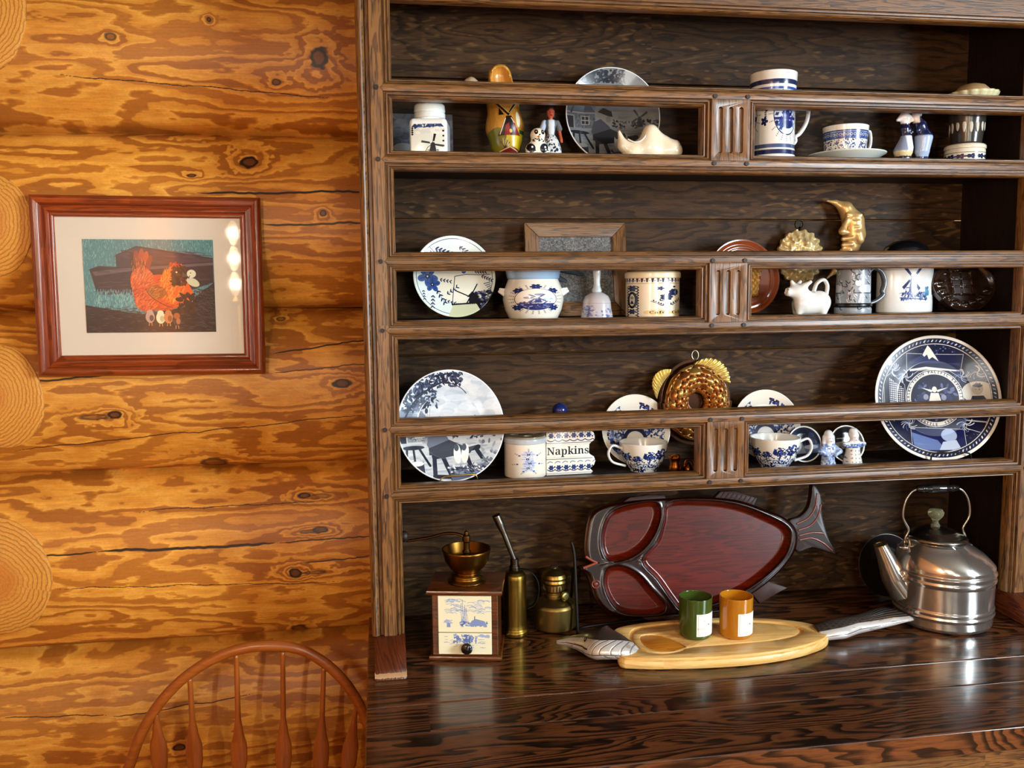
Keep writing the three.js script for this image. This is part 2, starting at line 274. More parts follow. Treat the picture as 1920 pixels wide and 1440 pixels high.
// ---------------------------------------------------------------- the room
const wallBack = structure('wall_back', 'wall of peeled honey-coloured pine logs');
function logGeometry(y0, y1, i) {
  const nx = 90, nt = 34, pos = [], uv = [], idx = [], x0 = -1.0, x1 = 2.7, yc = (y0 + y1) / 2, hh = (y1 - y0) / 2;
  for (let a = 0; a <= nx; a++) for (let b = 0; b <= nt; b++) {
    const x = mix(x0, x1, a / nx), s = mix(-1, 1, b / nt), t = Math.sign(s) * (1 - Math.pow(1 - Math.abs(s), 1.35));
    const y = yc + t * hh + 0.003 * noise(x * 3, i * 7 + (t > 0 ? 1 : 0)) * Math.abs(t), bulge = 0.076 * Math.pow(Math.abs(t), 2.3) + 0.03 * Math.pow(step(0.9, 1, Math.abs(t)), 2);
    pos.push(x, y, -0.253 - bulge + 0.0018 * (noise(x * 2.3, t * 1.5 + i * 9) - 1)); uv.push(LOGX(x) + (i > 4 || i < 0 ? 0.37 : 0), LOGV(((i % 5) + 5) % 5, t));
  }
  const w = nt + 1; for (let a = 0; a < nx; a++) for (let b = 0; b < nt; b++) { const q = a * w + b; idx.push(q, q + w, q + 1, q + 1, q + w, q + w + 1); }
  // the back of the log, so that it is solid
  const n = pos.length / 3; for (const x of [x0, x1]) for (const y of [y0, y1]) { pos.push(x, y, -0.5); uv.push(0, 0); }
  idx.push(n, n + 1, n + 2, n + 1, n + 3, n + 2, 0, n, w * nx, n, n + 2, w * nx, nt, w * nx + nt, n + 1, n + 1, w * nx + nt, n + 3);
  const g = new THREE.BufferGeometry(); g.setAttribute('position', new THREE.Float32BufferAttribute(pos, 3)); g.setAttribute('uv', new THREE.Float32BufferAttribute(uv, 2)); g.setIndex(idx); g.computeVertexNormals();
  return g;
}
{
  const ys = [...SEAMS]; let lo = SEAMS[5]; ys.push(lo - 0.36); ys.unshift(SEAMS[0] + 0.36); ys.push(-0.01);
  const logs = [];
  for (let k = 0; k + 1 < ys.length; k++) if (ys[k] - ys[k + 1] > 0.02) logs.push(part('log', logGeometry(ys[k + 1], ys[k], k - 1), pineMat, wallBack));
  for (const [u, v, r, k, turn] of [[-62, 22, 108, 0, 0.4], [-42, 418, 100, 1, 2.2], [-22, 748, 100, 2, 0], [-26, 1088, 117, 3, 3.4]]) {
    const p = at(u, v, -0.255), R = r * perPixel(p), yc = (SEAMS[k] + SEAMS[k + 1]) / 2, hh = (SEAMS[k] - SEAMS[k + 1]) / 2;
    const zs = (y) => { const t = clamp(Math.abs((y - yc) / hh)); return -0.253 - 0.076 * Math.pow(t, 2.3) - 0.03 * Math.pow(step(0.9, 1, t), 2); };
    const g = relief((a) => R * (1 + 0.035 * noise(Math.cos(a) * 2 + k * 9, Math.sin(a) * 2)), (x, y, q) => zs(p.y + y) + 0.003 - 0.0015 * step(0.96, 1, q), { nr: 24, na: 72, back: -0.33 }); { const uv = g.attributes.uv, c = Math.cos(turn), s = Math.sin(turn); for (let n = 0; n < uv.count; n++) { const x = uv.getX(n) - 0.5, y = uv.getY(n) - 0.5; uv.setXY(n, 0.5 + (x * c - y * s) * 0.9, 0.5 + (x * s + y * c) * 0.9); } } g.translate(p.x, p.y, 0);
    part('log_end', g, pineEnd, logs[k + 1], { label: 'rounded log end with growth rings' });
  }
}
{
  const plaster = std(0x5c5246, 0.9), f = structure('floor', 'plank floor'); for (let i = 0; i < 12; i++) part('floor_plank', box(3.62, 0.03, 0.356, 0.8, -0.017, -0.1 + i * 0.36), M.plain, f);
  const c = structure('ceiling', 'wooden ceiling'); part('ceiling_board', box(3.9, 0.08, 4.7, 0.8, 2.66, 1.85), plaster, c);
  const l = structure('wall_left', 'left log wall'); part('wall_board', box(0.12, 2.62, 4.3, -1.06, 1.31, 1.9), M.plain, l, { grain: 'z' });
  const b = structure('wall_front', 'front wall'); { const v = WIN2, A = -1.15, B = 2.75; part('wall_board', [box(v.x0 - A, 2.62, 0.1, (A + v.x0) / 2, 1.31, 4.1), box(B - v.x1, 2.62, 0.1, (B + v.x1) / 2, 1.31, 4.1), box(v.x1 - v.x0, v.y0, 0.1, (v.x0 + v.x1) / 2, v.y0 / 2, 4.1), box(v.x1 - v.x0, 2.62 - v.y1, 0.1, (v.x0 + v.x1) / 2, (2.62 + v.y1) / 2, 4.1)], plaster, b); const n = structure('window_2', 'window behind the viewer'), xc = (v.x0 + v.x1) / 2, yc = (v.y0 + v.y1) / 2, dx = v.x1 - v.x0, dy = v.y1 - v.y0; part('window_frame', [box(dx, 0.05, 0.1, xc, v.y0 + 0.025, 4.1), box(dx, 0.05, 0.1, xc, v.y1 - 0.025, 4.1), box(0.05, dy - 0.1, 0.1, v.x0 + 0.025, yc, 4.1), box(0.05, dy - 0.1, 0.1, v.x1 - 0.025, yc, 4.1)], std(0xe8e2d6, 0.5), n); part('window_pane', box(dx - 0.1, dy - 0.1, 0.004, xc, yc, 4.12), phys(0xffffff, 0, { transmission: 1, thickness: 0 }), n); }
  const r = structure('wall_right', 'right wall with a window'), w = WIN, x = w.x + 0.06;
  part('wall_board', [box(0.12, w.y0, 4.3, x, w.y0 / 2, 1.9), box(0.12, 2.62 - w.y1, 4.3, x, (2.62 + w.y1) / 2, 1.9), box(0.12, w.y1 - w.y0, w.z0 + 0.25, x, (w.y0 + w.y1) / 2, (w.z0 - 0.25) / 2), box(0.12, w.y1 - w.y0, 4.05 - w.z1, x, (w.y0 + w.y1) / 2, (4.05 + w.z1) / 2)], plaster, r, { grain: 'z' });
  const n = structure('window_1', 'bright window'), zc = (w.z0 + w.z1) / 2, yc = (w.y0 + w.y1) / 2, dz = w.z1 - w.z0, dy = w.y1 - w.y0, fr = std(0xe8e2d6, 0.5);
  part('window_frame', [box(0.1, 0.05, dz, x, w.y0 + 0.025, zc), box(0.1, 0.05, dz, x, w.y1 - 0.025, zc), box(0.1, dy - 0.1, 0.05, x, yc, w.z0 + 0.025), box(0.1, dy - 0.1, 0.05, x, yc, w.z1 - 0.025)], fr, n);
  part('window_pane', box(0.004, dy - 0.1, dz - 0.1, x + 0.02, yc, zc), phys(0xffffff, 0, { transmission: 1, thickness: 0 }), n);
}
// lamps out of the frame: a pendant with three bulbs, a column lamp behind the camera on the left
function lampLight(p, power, r) { const l = new THREE.PointLight(LAMP_WARM, power, 0, 2); l.position.copy(p); l.castShadow = true; l.shadow.radius = r / 0.02; l.name = 'lamp_light'; scene.add(l); }
const bulbGlow = std(0xfff0d8, 0.4, { emissive: new THREE.Color(1.0, 0.72, 0.38), emissiveIntensity: 1.8 });
{
  const p = V(0.45, 1.62, 1.85), t = thing('pendant_lamp', 'brass pendant lamp with three bare bulbs hanging low from the ceiling', 'lamp', p);
  part('cord', tube([[0, 0.08, 0], [0, 1.0, 0]], 0.006, 4), iron, t); part('ring', new THREE.TorusGeometry(0.13, 0.008, 10, 40).rotateX(Math.PI / 2).translate(0, 0.06, 0), brass(), t);
  for (let k = 0; k < 3; k++) { const a = k * TAU / 3 + 0.5, q = [Math.cos(a) * 0.13, 0, Math.sin(a) * 0.13]; part('arm', tube([[0, 0.1, 0], [q[0] * 0.6, 0.09, q[2] * 0.6], [q[0], 0.05, q[2]]], 0.005, 12), brass(), t); part('bulb', new THREE.SphereGeometry(0.03, 20, 14).translate(q[0], 0.01, q[2]), bulbGlow, t); lampLight(V(p.x + q[0], p.y + 0.01, p.z + q[2]), PENDANT_POWER / 3, 0.028); }
  const c = V(-0.67, 0, 2.2), s = thing('column_lamp', 'slim standing lamp with three stacked frosted globes', 'lamp', c);
  part('base', turned([[0, 0], [0.13, 0], [0.13, 0.02], [0.02, 0.035], [0.02, 1.49], [0.03, 1.51], [0, 1.53]], 32, 0.004), brass(), s);
  for (let k = 0; k < 3; k++) { const y = 1.59 + k * 0.12; part('globe', new THREE.SphereGeometry(0.055, 24, 16).scale(0.45, 1.05, 0.45).translate(0, y, 0), bulbGlow, s); lampLight(V(c.x, y, c.z), COLUMN_POWER / 3, 0.024); }
}

// ---------------------------------------------------------------- sideboard and plate rack
const YC = EYE - 0.70, XL = 0.0185, XR = 1.3215, BAND = { rail: [0.364, 0.057, -0.252], shelf: [0.2388, -0.0685, -0.3776] };
const YS = BAND.shelf.map((y, k) => EYE + y + (k < 2 ? 0.0155 : 0.003) + 0.0003);
{
  const t = thing('sideboard', 'dark varnished oak sideboard with wide glossy planks under the plate rack', 'sideboard', V(0.66, 0, 0.08));
  const zs = [[-0.244, 0.1785], [0.1795, 0.2735], [0.2745, 0.42]], P = (g) => g.translate(-0.66, 0, -0.08);
  zs.forEach(([a, b], i) => part('top_plank', P(box(1.44, 0.04, b - a, 0.6815, YC - 0.02 + [-0.0004, -0.001, -0.0005][i], (a + b) / 2, 0.0035)), M.top, t, { off: [[0.1, 0.2], [0.35, 0.55], [0.62, 0.30]][i] }));
  part('carcass', P(box(1.38, YC - 0.1, 0.6, 0.68, (YC - 0.1) / 2 + 0.05, 0.08, 0.004)), M.oak, t, { grain: 'x' });
  for (const x of [0.34, 1.02]) { const d = part('door', P(box(0.62, YC - 0.24, 0.02, x, (YC - 0.1) / 2 + 0.06, 0.389, 0.004)), M.oak, t, { grain: 'y' }); part('knob', P(new THREE.SphereGeometry(0.016, 16, 12).translate(x < 0.6 ? 0.6 : 0.76, 0.5, 0.412)), iron, d); }
  for (const x of [0.02, 1.34]) for (const z of [-0.19, 0.35]) part('leg', P(box(0.07, 0.055, 0.07, x, 0.0275, z, 0.004)), M.oak, t, { grain: 'y' });
}
{
  const O = V(0.67, YC, -0.1), t = thing('plate_rack', 'tall dark oak plate rack with three railed shelves standing on the sideboard', 'shelf', O), H = (g) => g.translate(-O.x, EYE - O.y, -O.z);
  const put = (name, g, grain = 'x', mat = M.oak, o = {}) => part(name, H(Array.isArray(g) ? join(g) : g), mat, t, { grain, ...o });
  // posts: a turned outer bead, a groove, the flat face
  for (const side of [0, 1]) {
    const prof = [[-0.0285, 0.05], [-0.0285, 0.012]]; for (let i = 1; i < 8; i++) { const a = Math.PI * i / 8; prof.push([-0.0205 - Math.cos(a) * 0.008, 0.012 - Math.sin(a) * 0.011]); }
    prof.push([-0.0125, 0.012], [-0.0115, 0.008], [-0.0065, 0.008], [-0.0058, 0.002], [-0.0045, 0], [XL - 0.001, 0], [XL, 0.002], [XL, 0.05]);
    const s = shapeOf(side ? prof.map(([x, z]) => [1.34 - x, z]) : prof), g = new THREE.ExtrudeGeometry(s, { depth: 1.35, bevelEnabled: false });
    g.rotateX(-Math.PI / 2); g.scale(1, 1, 1); g.translate(0, -0.648, 0); put('post', toCreasedNormals(g, 0.5), 'y');
    put('side_panel', box(0.016, 1.35, 0.178, side ? 1.332 : 0.008, 0.027, -0.139), 'y', M.oakDark);
    // a foot that slopes down to its worn front end
    const f = ext(shapeOf([[-0.226, 0], [-0.226, 0.0515], [0.002, 0.0515], [0.03, 0.043], [0.066, 0.018], [0.074, 0.008], [0.076, 0]]), 0.058, 0.003); f.rotateY(-Math.PI / 2); f.translate(side ? 1.365 : 0.034, -0.70, 0); put('foot', f, 'z', M.foot);
    { const pos = [], idx = [], x0 = side ? 1.307 : -0.024, n = 30; for (let q = 0; q <= n; q++) { const s = q / n, x = x0 + 0.058 * s, e = 0.006 + 0.005 * Math.abs(noise(q * 0.7, 3 + side)) + 0.012 * Math.pow(Math.abs(2 * s - 1), 6); pos.push(x, -0.6965 + 0.001 * noise(q, 8), 0.0772, x, -0.692 + 0.0005 * noise(q, 5), 0.0766, x, -0.69 + e * 0.55, 0.0735 - e, x, -0.6905 + e * 0.5, 0.0715 - e); } for (let q = 0; q < n; q++) for (let j = 0; j < 3; j++) { const a = q * 4 + j; idx.push(a, a + 4, a + 1, a + 1, a + 4, a + 5); } const g = new THREE.BufferGeometry(); g.setAttribute('position', new THREE.Float32BufferAttribute(pos, 3)); g.setIndex(idx); g.computeVertexNormals(); put('worn_edge', g, 'x', std(0xa8845c, 0.7), { label: 'pale chipped front edge' }); }
  }
  const ys = [0.66, 0.437, 0.1525, -0.1315, -0.42, -0.70];
  for (let i = 0; i < 5; i++) put('back_board', box(1.33, ys[i] - ys[i + 1] - 0.002, 0.014, 0.67, (ys[i] + ys[i + 1]) / 2, -0.235 - [0, 0.001, 0, 0.0015, 0][i], 0.0025), 'x', M.back, { off: [[0.05, 0.1], [0.4, 0.42], [0.2, 0.71], [0.63, 0.9], [0.8, 0.33]][i] });
  BAND.shelf.forEach((y, k) => put('shelf_board', box(1.306, 0.02, 0.1935, 0.67, y - 0.007 + (k < 2 ? 0.0125 : 0), -0.1305), 'x', M.oakDark));
  for (const [k, y] of [...BAND.rail.map((y) => ['rail', y]), ...BAND.shelf.map((y) => ['shelf_edge', y])]) {
    const s = shapeOf([[XL, y - 0.006], [XR, y - 0.006], [XR + 0.006, y], [XR, y + 0.006], [XL, y + 0.006], [XL - 0.006, y]]), g = ext(s, 0.012, 0.0012, -0.0105);
    put(k, join([g, box(XR - XL, 0.032, 0.016, 0.67, y, -0.0255, 0.002)]), 'x');
    for (const x of [XL - 0.0125, XR + 0.0125, 0.6375, 0.7025]) put('peg', new THREE.CylinderGeometry(0.0042, 0.0045, 0.008, 8).rotateX(Math.PI / 2).translate(x, y + (x > 0.1 && x < 1.2 ? (k === 'rail' ? -0.001 : 0) : 0), 0.0002), 'y', M.oakDark);
  }
  put('header', box(XR - XL, 0.14, 0.03, 0.67, 0.5995 + 0.0, -0.0145, 0.001), 'x'); put('top_board', box(1.42, 0.03, 0.28, 0.67, 0.69, -0.1, 0.004), 'x');
  // mitred moulding round an opening
  const PROF = [[0, -0.0015], [0.0008, -0.006], [0.002, -0.006], [0.003, -0.0028], [0.0042, -0.0018], [0.0056, -0.0024], [0.0068, -0.0052], [0.0072, -0.0095], [0.008, -0.0095], [0.009, -0.0072], [0.0105, -0.0068], [0.0122, -0.0085], [0.0135, -0.013], [0.0135, -0.03]];
  function moulding(x0, x1, y0, y1, bottom = true) {
    const mk = (a, b, along) => { const pos = [], idx = []; PROF.forEach(([d, z]) => { for (const p of [a(d), b(d)]) pos.push(p[0], p[1], z); }); for (let i = 0; i + 1 < PROF.length; i++) idx.push(2 * i, 2 * i + 1, 2 * i + 2, 2 * i + 1, 2 * i + 3, 2 * i + 2); const g = new THREE.BufferGeometry(); g.setAttribute('position', new THREE.Float32BufferAttribute(pos, 3)); g.setIndex(idx); put('moulding', toCreasedNormals(g, 0.7), along); };
    const h = (d) => d * 1.12, v = (d) => d * 0.87;
    mk((d) => [x0 + h(d), y1 - v(d)], (d) => [x0 + h(d), bottom ? y0 + v(d) : y0], 'y'); mk((d) => [x1 - h(d), bottom ? y0 + v(d) : y0], (d) => [x1 - h(d), y1 - v(d)], 'y');
    mk((d) => [x1 - h(d), y1 - v(d)], (d) => [x0 + h(d), y1 - v(d)], 'x'); if (bottom) mk((d) => [x0 + h(d), y0 + v(d)], (d) => [x1 - h(d), y0 + v(d)], 'x');
  }
  const S0 = 0.6315, S1 = 0.7085;
  for (let k = 0; k < 3; k++) {
    const r = BAND.rail[k], s = BAND.shelf[k], up = k ? BAND.shelf[k - 1] - 0.006 : 0.5295;
    moulding(XL, S0, s + 0.006, r - 0.006); moulding(S1, XR, s + 0.006, r - 0.006); moulding(XL, XR, r + 0.006, up);
    const h = r - s - 0.012, st = shapeOf([[S0, s + 0.006], [S1, s + 0.006], [S1, r - 0.006], [S0, r - 0.006]]);
    for (let i = -1; i <= 1; i++) { const c = 0.67 + i * 0.0205, p = new THREE.Path(), y0 = s + 0.024, y1 = r - 0.024; p.absarc(c, y1, 0.0042, 0, Math.PI); p.absarc(c, y0, 0.0042, Math.PI, TAU); p.closePath(); st.holes.push(p); }
    const panel = put('stile', ext(st, 0.006, 0.0006, -0.0055), 'y');
    for (let i = -1; i <= 1; i++) { const g = new THREE.CylinderGeometry(0.0046, 0.0046, h - 0.032, 12, 1, true, Math.PI / 2, Math.PI).translate(0.67 + i * 0.0205, (r + s) / 2, 0.0); part('flute', H(g), M.oak, panel, { grain: 'y' }); }
    put('stile_back', box(S1 - S0, h, 0.012, 0.67, (r + s) / 2, -0.0125), 'y', M.oakDark);
  }
  moulding(XL, XR, -0.648, BAND.shelf[2] - 0.006, false);
}

// ---------------------------------------------------------------- painted decoration
const NV = '#141c4a', BL = '#34539e', LB = '#7f9fd0', PB = '#c3d2e6', INK = '#10131f';
const dot = (g, x, y, r, c) => { g.fillStyle = c; g.beginPath(); g.ellipse(x, y, Math.max(0.3, r), Math.max(0.3, r), 0, 0, TAU); g.fill(); };
const oval = (g, x, y, a, b, c, rot = 0) => { g.fillStyle = c; g.beginPath(); g.ellipse(x, y, a, b, rot, 0, TAU); g.fill(); };
const poly = (g, pts, c) => { g.fillStyle = c; g.beginPath(); pts.forEach(([x, y], i) => (i ? g.lineTo(x, y) : g.moveTo(x, y))); g.closePath(); g.fill(); };
const stroke = (g, pts, c, w) => { g.strokeStyle = c; g.lineWidth = w; g.beginPath(); pts.forEach(([x, y], i) => (i ? g.lineTo(x, y) : g.moveTo(x, y))); g.stroke(); };
const bend = (g, a, b, d, c, w) => { g.strokeStyle = c; g.lineWidth = w; g.beginPath(); g.moveTo(...a); g.quadraticCurveTo(...b, ...d); g.stroke(); };
const ringLine = (g, x, y, r, c, w) => { g.strokeStyle = c; g.lineWidth = w; g.beginPath(); g.arc(x, y, r, 0, TAU); g.stroke(); };
const fillAll = (g, w, h, c) => { g.fillStyle = c; g.fillRect(0, 0, w, h); };
function mill(g, x, y, s, c, sails = 0.6, c2 = c) {
  poly(g, [[x - 0.34 * s, y], [x - 0.2 * s, y - 0.9 * s], [x + 0.2 * s, y - 0.9 * s], [x + 0.34 * s, y]], c);
  poly(g, [[x - 0.24 * s, y - 0.88 * s], [x - 0.1 * s, y - 1.15 * s], [x + 0.12 * s, y - 1.15 * s], [x + 0.26 * s, y - 0.88 * s]], c2);
  stroke(g, [[x - 0.48 * s, y - 0.38 * s], [x + 0.48 * s, y - 0.38 * s]], c, 0.06 * s);
  for (let k = 0; k < 4; k++) { const a = sails + k * Math.PI / 2, u = Math.cos(a), v = Math.sin(a), cx = x - 0.04 * s, cy = y - 1.02 * s; stroke(g, [[cx, cy], [cx + u * s, cy + v * s]], c, 0.05 * s); poly(g, [[cx + u * 0.25 * s, cy + v * 0.25 * s], [cx + u * s, cy + v * s], [cx + (u - v * 0.2) * s, cy + (v + u * 0.2) * s], [cx + (u * 0.25 - v * 0.14) * s, cy + (v * 0.25 + u * 0.14) * s]], c2); }
}
function flower(g, x, y, r, c = BL, n = 5, rot = 0) { for (let k = 0; k < n; k++) { const a = rot + k * TAU / n; oval(g, x + Math.cos(a) * r * 0.62, y + Math.sin(a) * r * 0.62, r * 0.46, r * 0.34, c, a); stroke(g, [[x, y], [x + Math.cos(a) * r * 0.8, y + Math.sin(a) * r * 0.8]], NV, r * 0.05); } dot(g, x, y, r * 0.24, NV); dot(g, x, y, r * 0.09, '#cfd8ea'); }
function sprig(g, x, y, a, l, c = NV, n = 4) { for (let k = 0; k <= n; k++) for (const s of [-1, 1]) { const t = k / n, px = x + Math.cos(a) * l * t, py = y + Math.sin(a) * l * t, b = a + s * 0.75; oval(g, px + Math.cos(b) * l * 0.13, py + Math.sin(b) * l * 0.13, l * 0.15, l * 0.05, c, b); } stroke(g, [[x, y], [x + Math.cos(a) * l, y + Math.sin(a) * l]], c, l * 0.03); }
function bushes(g, r, x0, y0, x1, y1, n, cols, s) { for (let i = 0; i < n; i++) { const x = mix(x0, x1, r()), y = mix(y0, y1, r()); oval(g, x, y, s * (0.4 + r()), s * (0.25 + 0.5 * r()), cols[Math.floor(r() * cols.length)], r() * 3); } }
function tree(g, r, x, y, s, cols = [NV, BL]) { stroke(g, [[x, y], [x + s * 0.05, y - s]], cols[0], s * 0.1); for (let i = 0; i < 34; i++) { const a = r() * TAU, d = Math.sqrt(r()); oval(g, x + Math.cos(a) * d * s * 0.55, y - s * 1.05 + Math.sin(a) * d * s * 0.42, s * (0.06 + 0.1 * r()), s * (0.04 + 0.07 * r()), cols[Math.floor(r() * cols.length)], r() * 3); } }
const willow = (g, r, w, h, y0, y1) => { bushes(g, r, 0, y0, w, y1, Math.round(w / 3), [NV, BL, '#26367a'], h * 0.035); for (let x = 20; x < w; x += w / 11) tree(g, r, x + 10 * r(), y1, (y1 - y0) * (0.6 + 0.5 * r()), [NV, BL, '#1f2d66']); bushes(g, r, 0, mix(y0, y1, 0.75), w, y1 + (y1 - y0) * 0.2, Math.round(w / 4), [NV, '#25357a', LB], h * 0.03); };
function arcText(g, s, x, y, R, a0, a1, inward = false) { [...s].forEach((ch, i) => { const a = mix(a0, a1, s.length > 1 ? i / (s.length - 1) : 0.5); g.save(); g.translate(x + Math.cos(a) * R, y + Math.sin(a) * R); g.rotate(a + (inward ? -1 : 1) * Math.PI / 2); g.fillText(ch, 0, 0); g.restore(); }); }

// the shoemaker plate: cottage, tree, mill in the distance, a bench with clogs
const shoemaker = (tone) => canvas(640, 640, (g) => {
  const r = rng(5 + tone); fillAll(g, 640, 640, '#cfd6dc');
  for (let i = 0; i < 130; i++) oval(g, 640 * r(), 60 + 300 * r(), 30 + 50 * r(), 14 + 22 * r(), ['#dfe3e6', '#c2cad4', '#e8eaea', '#a9b6c6'][Math.floor(r() * 4)] + '70');
  poly(g, [[0, 400], [640, 385], [640, 640], [0, 640]], '#c4c9cc'); for (let i = 0; i < 160; i++) oval(g, 640 * r(), 400 + 240 * r(), 20 + 34 * r(), 3 + 5 * r(), ['#aab3bb', '#d8dcde', '#8e99a5'][Math.floor(r() * 3)] + '90');
  bushes(g, r, 330, 345, 640, 395, 60, ['#3a4356', '#5b6578', '#20283a'], 10); mill(g, 508, 385, 62, '#3a4358', 0.9, '#59627a'); poly(g, [[530, 392], [560, 356], [600, 392]], '#e6e6e2');
  poly(g, [[0, 300], [30, 215], [150, 215], [215, 300]], '#8b98ac'); for (let y = 222; y < 300; y += 11) stroke(g, [[0, y], [150 + (y - 215) * 0.75, y]], '#56637a', 2.4); for (let x = 4; x < 205; x += 13) stroke(g, [[x, 300], [x + 10, 218]], '#6d7a90', 1.5);
  poly(g, [[0, 300], [205, 300], [205, 400], [0, 400]], '#959ca8'); bushes(g, r, 70, 304, 205, 398, 90, ['#7b8392', '#b7bcc2', '#5c6474'], 7); stroke(g, [[0, 300], [216, 298]], '#e6e6e4', 9); poly(g, [[0, 318], [62, 318], [62, 405], [0, 405]], '#e2e2de'); poly(g, [[4, 326], [54, 326], [54, 405], [4, 405]], '#2f3442');
  poly(g, [[108, 318], [168, 318], [168, 378], [108, 378]], '#ecebe4'); for (const x of [114, 140]) for (const y of [324, 352]) poly(g, [[x, y], [x + 20, y], [x + 20, y + 20], [x, y + 20]], '#333a48');
  bushes(g, r, 40, 50, 190, 230, 170, ['#1c2336', '#2d3954', '#55647e'], 13); bushes(g, r, 150, 20, 410, 96, 150, ['#1c2336', '#2d3954', '#46536c'], 12); bushes(g, r, 130, 110, 260, 210, 70, ['#1c2336', '#3b4862'], 10); bend(g, [40, 300], [110, 120], [320, 60], '#242c40', 11); bend(g, [280, 70], [390, 80], [430, 140], '#242c40', 4);
  oval(g, 262, 322, 40, 46, '#d9d5cc'); poly(g, [[224, 290], [264, 262], [318, 284], [326, 320], [298, 316]], '#191d28'); oval(g, 296, 338, 17, 22, '#bcb8b0'); poly(g, [[176, 420], [196, 356], [244, 336], [300, 384], [330, 440], [186, 440]], '#687084'); poly(g, [[186, 440], [310, 400], [390, 440], [390, 480], [186, 480]], '#2c3140');
  stroke(g, [[52, 440], [42, 512]], '#1a1f2c', 14); stroke(g, [[92, 436], [94, 510]], '#1a1f2c', 13); stroke(g, [[128, 436], [182, 538]], '#1a1f2c', 14); oval(g, 92, 432, 70, 12, '#1a1f2c');
  oval(g, 92, 560, 60, 24, '#8b95a4', 0.5); poly(g, [[76, 530], [146, 512], [146, 590], [92, 580]], '#2a303e'); oval(g, 108, 522, 38, 14, '#e4e4e0');
  for (const [a, b, c, d, w] of [[216, 480, 200, 640, 26], [262, 480, 312, 640, 26], [216, 488, 420, 468, 34], [400, 460, 420, 560, 24], [470, 470, 530, 590, 24], [380, 470, 480, 452, 26], [200, 600, 300, 612, 22]]) stroke(g, [[a, b], [c, d]], '#262c3a', w);
  for (const [x, k] of [[352, 0], [398, 0.2]]) { oval(g, x, 484, 22, 56, '#e9e8e2', k); oval(g, x - 3, 448, 14, 20, '#3c4252', k); }
  poly(g, [[290, 560], [520, 548], [590, 610], [560, 640], [300, 640]], '#59617a'); bushes(g, r, 290, 548, 540, 600, 60, ['#dcdcd6', '#2a3040', '#808a9c'], 10); for (let i = 0; i < 9; i++) stroke(g, [[280 + 30 * i, 545 + 30 * r()], [320 + 28 * i, 560 + 30 * r()]], '#20263a', 5);
  bushes(g, r, 480, 420, 640, 560, 40, ['#6b7482', '#9aa3ad'], 14);
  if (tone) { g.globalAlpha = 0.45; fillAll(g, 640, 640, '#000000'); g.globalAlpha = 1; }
  ringLine(g, 320, 320, 316, '#eef0f0', 9);
});
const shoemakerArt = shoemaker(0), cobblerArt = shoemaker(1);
const floralPlateArt = canvas(512, 512, (g) => {
  const r = rng(11); fillAll(g, 512, 512, '#dcebe8'); ringLine(g, 256, 256, 236, NV, 3); dot(g, 300, 280, 150, '#e3e3d2');
  flower(g, 92, 250, 62, '#3a5a9a', 5, 0.3); flower(g, 120, 300, 46, '#2f4f92', 5, 1); for (const [x, y, a, l] of [[70, 160, -0.8, 70], [110, 180, -1.6, 60], [150, 340, 1.1, 80], [120, 370, 1.7, 70], [170, 270, 0.2, 60], [60, 340, 1.5, 50], [210, 360, -0.6, 70], [190, 400, 0.3, 60]]) sprig(g, x, y, a, l, NV, 3);
  flower(g, 330, 180, 50, BL, 5, 0.6); sprig(g, 390, 220, 0.1, 60); sprig(g, 430, 250, 0.5, 60); sprig(g, 420, 150, -0.6, 60); for (let i = 0; i < 5; i++) stroke(g, [[440 + 8 * i, 300 + 12 * i], [478, 292 + 12 * i]], NV, 4);
  stroke(g, [[262, 250], [240, 400], [236, 470]], NV, 4); stroke(g, [[262, 250], [330, 238], [480, 244]], NV, 4);
  bushes(g, r, 380, 350, 500, 460, 110, [NV, '#3b4356', '#6d7484'], 14); poly(g, [[330, 470], [345, 380], [395, 380], [415, 470]], INK); for (const a of [0.5, 2.1, 3.6, 5.2]) stroke(g, [[352, 380], [352 + 100 * Math.cos(a), 380 + 90 * Math.sin(a)]], INK, 7); poly(g, [[330, 380], [365, 345], [410, 382]], INK);
  poly(g, [[240, 430], [380, 418], [420, 512], [200, 512]], '#c9d0ae'); stroke(g, [[235, 428], [430, 416]], INK, 9); for (let x = 238; x < 430; x += 12) dot(g, x, 424, 5, INK); sprig(g, 150, 80, 0.3, 90); sprig(g, 300, 70, 0.6, 80); stroke(g, [[110, 70], [170, 130], [200, 110]], NV, 3); stroke(g, [[300, 60], [340, 110]], NV, 3);
});
